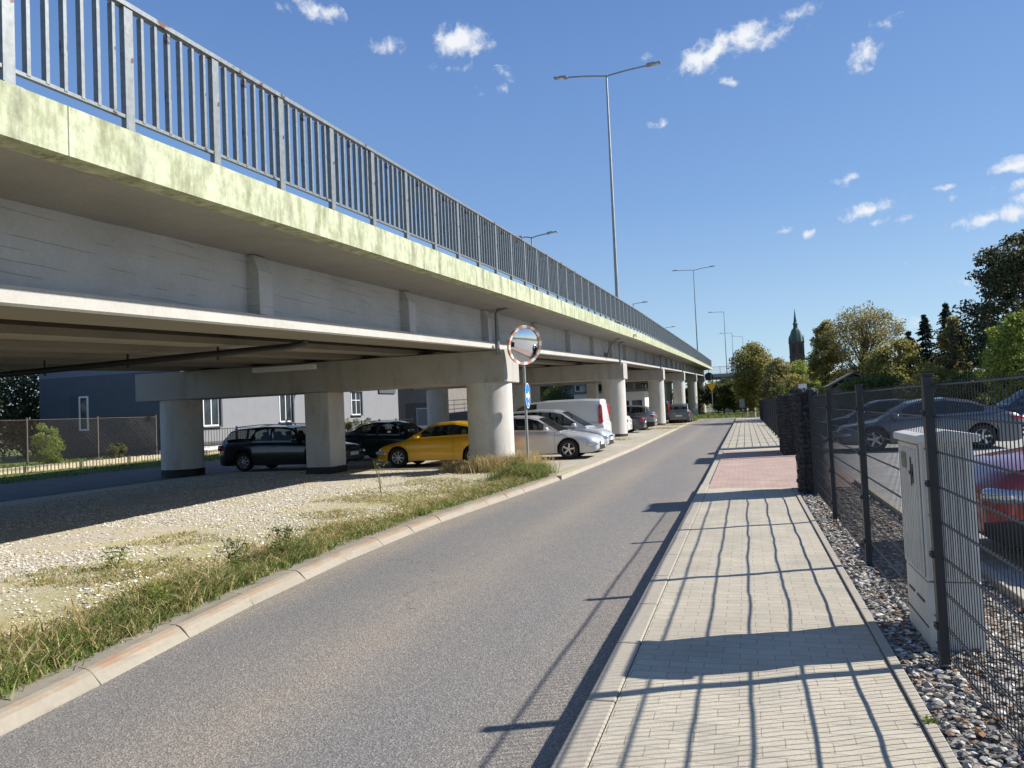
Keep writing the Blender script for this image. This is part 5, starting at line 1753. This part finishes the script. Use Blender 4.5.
# ------------------------------------------------------------------ sun & sky
tosun = Vector((1.35, .60, 1.0)).normalized()
EL = math.asin(tosun.z); AZ = math.atan2(tosun.x, tosun.y)
sl_ = bpy.data.lights.new('sun', 'SUN'); sl_.energy = 5.0; sl_.angle = R(.5); sl_.color = (1.0, .955, .88)
so = bpy.data.objects.new('sun', sl_); COL.objects.link(so); so.location = (30, 10, 40)
so.rotation_euler = (-tosun).to_track_quat('-Z', 'Y').to_euler()
w = bpy.data.worlds.new('World'); SC.world = w; w.use_nodes = True
nt = w.node_tree; bg = nt.nodes['Background']
sky = N(nt, 'ShaderNodeTexSky', sky_type='NISHITA'); sky.sun_disc = False
sky.sun_elevation = EL; sky.sun_rotation = AZ; sky.air_density = 1.0; sky.dust_density = .15; sky.ozone_density = 3.0
bg.inputs['Strength'].default_value = .10
tc = N(nt, 'ShaderNodeTexCoord')
nrm = N(nt, 'ShaderNodeVectorMath', operation='NORMALIZE')
nt.links.new(tc.outputs['Generated'], nrm.inputs[0])
wn = N(nt, 'ShaderNodeTexNoise'); wn.inputs['Scale'].default_value = 26; wn.inputs['Detail'].default_value = 3; wn.inputs['Roughness'].default_value = .6
nt.links.new(nrm.outputs[0], wn.inputs['Vector'])
wsub = N(nt, 'ShaderNodeVectorMath', operation='SUBTRACT'); wsub.inputs[1].default_value = (.5, .5, .5)
nt.links.new(wn.outputs['Color'], wsub.inputs[0])
wsc = N(nt, 'ShaderNodeVectorMath', operation='SCALE'); wsc.inputs['Scale'].default_value = .018
nt.links.new(wsub.outputs[0], wsc.inputs[0])
wadd = N(nt, 'ShaderNodeVectorMath', operation='ADD')
nt.links.new(nrm.outputs[0], wadd.inputs[0]); nt.links.new(wsc.outputs[0], wadd.inputs[1])
# small fair weather clouds, each a compass direction / elevation, size, density
CL = [(0.092, -.33, 0, 0, 0)]
def cdir(px, py):
    d = rows @ Vector((px - 512, py - 384, F)); return d.normalized()
clouds = [((-0.51278, 0.69925, 0.49820), .027, 1.0)]
CLD = [(460, 41, 30, 18, 1.0, -5), (478, 46, 18, 8, .7, 5), (380, 47, 24, 10, .6, -5), (318, 10, 26, 12, .7, 20), (290, 8, 14, 6, .4, 0), (455, 66, 22, 6, .3, 0), (505, 73, 12, 7, .6, 25), (470, 92, 22, 10, .3, 20), (505, 90, 10, 5, .4, 20),
       (700, 60, 30, 14, 1.0, -20), (720, 47, 26, 14, 1.0, -15), (745, 38, 34, 16, 1.05, -5), (775, 36, 26, 9, .8, -10), (796, 14, 24, 9, .75, -8), (733, 82, 12, 5, .6, 20), (690, 70, 18, 10, .5, 0), (655, 59, 20, 6, .25, 0),
       (863, 52, 16, 12, .85, -10), (856, 68, 12, 8, .6, 0), (880, 22, 18, 9, .35, 0), (656, 122, 12, 5, .5, 0),
       (873, 208, 28, 8, .95, -8), (876, 222, 12, 4, .5, 0), (905, 220, 10, 4, .6, 0), (850, 178, 20, 7, .5, 0), (808, 234, 9, 5, .6, 0), (785, 232, 9, 4, .5, 0),
       (990, 222, 20, 8, .9, -8), (1018, 213, 18, 9, .9, -15), (955, 222, 16, 6, .5, 0), (935, 188, 14, 4, .5, 0), (955, 197, 12, 4, .3, 0), (1012, 168, 20, 9, .95, -5), (1016, 186, 20, 8, .6, 0), (1040, 195, 20, 8, .8, 0),
       (925, 322, 44, 10, .42, -5), (912, 260, 12, 4, .3, 0), (980, 280, 30, 8, .3, 0)]
# directions are baked as (azimuth-like) unit vectors of the sky, independent of the camera
mask = None
for (px, py, rx, ry, dens, ang) in CLD:
    d = cdir(px, py)
    east = Vector((0, 0, 1)).cross(d); east = (-east).normalized() if east.length > 0 else Vector((1, 0, 0))
    upv = d.cross(east).normalized()
    if upv.z < 0: upv = -upv
    a = R(-ang)
    ax1 = east * math.cos(a) + upv * math.sin(a); ax2 = -east * math.sin(a) + upv * math.cos(a)
    ra_, rb_ = rx / F * .95, ry / F * .95
    sb = N(nt, 'ShaderNodeVectorMath', operation='SUBTRACT'); sb.inputs[1].default_value = d
    nt.links.new(wadd.outputs[0], sb.inputs[0])
    d1 = N(nt, 'ShaderNodeVectorMath', operation='DOT_PRODUCT'); d1.inputs[1].default_value = ax1 / ra_
    d2 = N(nt, 'ShaderNodeVectorMath', operation='DOT_PRODUCT'); d2.inputs[1].default_value = ax2 / rb_
    nt.links.new(sb.outputs[0], d1.inputs[0]); nt.links.new(sb.outputs[0], d2.inputs[0])
    # the opposite half of the sky is cut off with the third axis
    d3 = N(nt, 'ShaderNodeVectorMath', operation='DOT_PRODUCT'); d3.inputs[1].default_value = d * 4
    nt.links.new(sb.outputs[0], d3.inputs[0])
    cb = N(nt, 'ShaderNodeCombineXYZ')
    nt.links.new(d1.outputs['Value'], cb.inputs[0]); nt.links.new(d2.outputs['Value'], cb.inputs[1]); nt.links.new(d3.outputs['Value'], cb.inputs[2])
    ln = N(nt, 'ShaderNodeVectorMath', operation='LENGTH'); nt.links.new(cb.outputs[0], ln.inputs[0])
    mr = N(nt, 'ShaderNodeMapRange'); mr.inputs['From Min'].default_value = 1.15; mr.inputs['From Max'].default_value = 0.0
    mr.inputs['To Max'].default_value = dens
    nt.links.new(ln.outputs['Value'], mr.inputs['Value'])
    if mask is None:
        mask = mr.outputs[0]
    else:
        mxn = N(nt, 'ShaderNodeMath', operation='MAXIMUM')
        nt.links.new(mask, mxn.inputs[0]); nt.links.new(mr.outputs[0], mxn.inputs[1]); mask = mxn.outputs[0]
cn = N(nt, 'ShaderNodeTexNoise'); cn.inputs['Scale'].default_value = 42; cn.inputs['Detail'].default_value = 7; cn.inputs['Roughness'].default_value = .62
nt.links.new(wadd.outputs[0], cn.inputs['Vector'])
m1 = N(nt, 'ShaderNodeMath', operation='MULTIPLY_ADD'); m1.inputs[1].default_value = 2.4; m1.inputs[2].default_value = -1.2
nt.links.new(cn.outputs['Fac'], m1.inputs[0])
ad = N(nt, 'ShaderNodeMath', operation='ADD'); nt.links.new(mask, ad.inputs[0]); nt.links.new(m1.outputs[0], ad.inputs[1])
gt = N(nt, 'ShaderNodeMapRange', interpolation_type='SMOOTHSTEP'); gt.inputs['From Min'].default_value = .12; gt.inputs['From Max'].default_value = .95
nt.links.new(ad.outputs[0], gt.inputs['Value'])
mg = N(nt, 'ShaderNodeMath', operation='MULTIPLY'); 
gate = N(nt, 'ShaderNodeMath', operation='GREATER_THAN'); gate.inputs[1].default_value = .001
nt.links.new(mask, gate.inputs[0]); nt.links.new(gt.outputs[0], mg.inputs[0]); nt.links.new(gate.outputs[0], mg.inputs[1])
cm = N(nt, 'ShaderNodeMix', data_type='RGBA')
nt.links.new(mg.outputs[0], cm.inputs[0]); 
sp_z = N(nt, 'ShaderNodeSeparateXYZ'); nt.links.new(nrm.outputs[0], sp_z.inputs[0])
skyramp = ramp(nt, sp_z.outputs[2], [(0.0, (.42, .57, .70)), (.08, (.32, .49, .68)), (.25, (.175, .325, .62)), (.5, (.098, .21, .50)), (1.0, (.06, .14, .38))])
sm = N(nt, 'ShaderNodeVectorMath', operation='SCALE'); sm.inputs['Scale'].default_value = 7.7
nt.links.new(skyramp, sm.inputs[0])
skm = N(nt, 'ShaderNodeMix', data_type='RGBA'); skm.inputs[0].default_value = .72
nt.links.new(sky.outputs[0], skm.inputs[6]); nt.links.new(sm.outputs[0], skm.inputs[7])
nt.links.new(skm.outputs[2], cm.inputs[6]); cm.inputs[7].default_value = (5.8, 6.0, 6.3, 1)
nt.links.new(cm.outputs[2], bg.inputs['Color'])

SC.view_settings.view_transform = 'Standard'
SC.view_settings.look = 'None'
SC.view_settings.exposure = 0.62
SC.view_settings.gamma = 1.0
SC.render.engine = 'CYCLES'
SC.cycles.max_bounces = 8
SC.cycles.transparent_max_bounces = 16
SC.cycles.use_denoising = True
SC.render.film_transparent = False
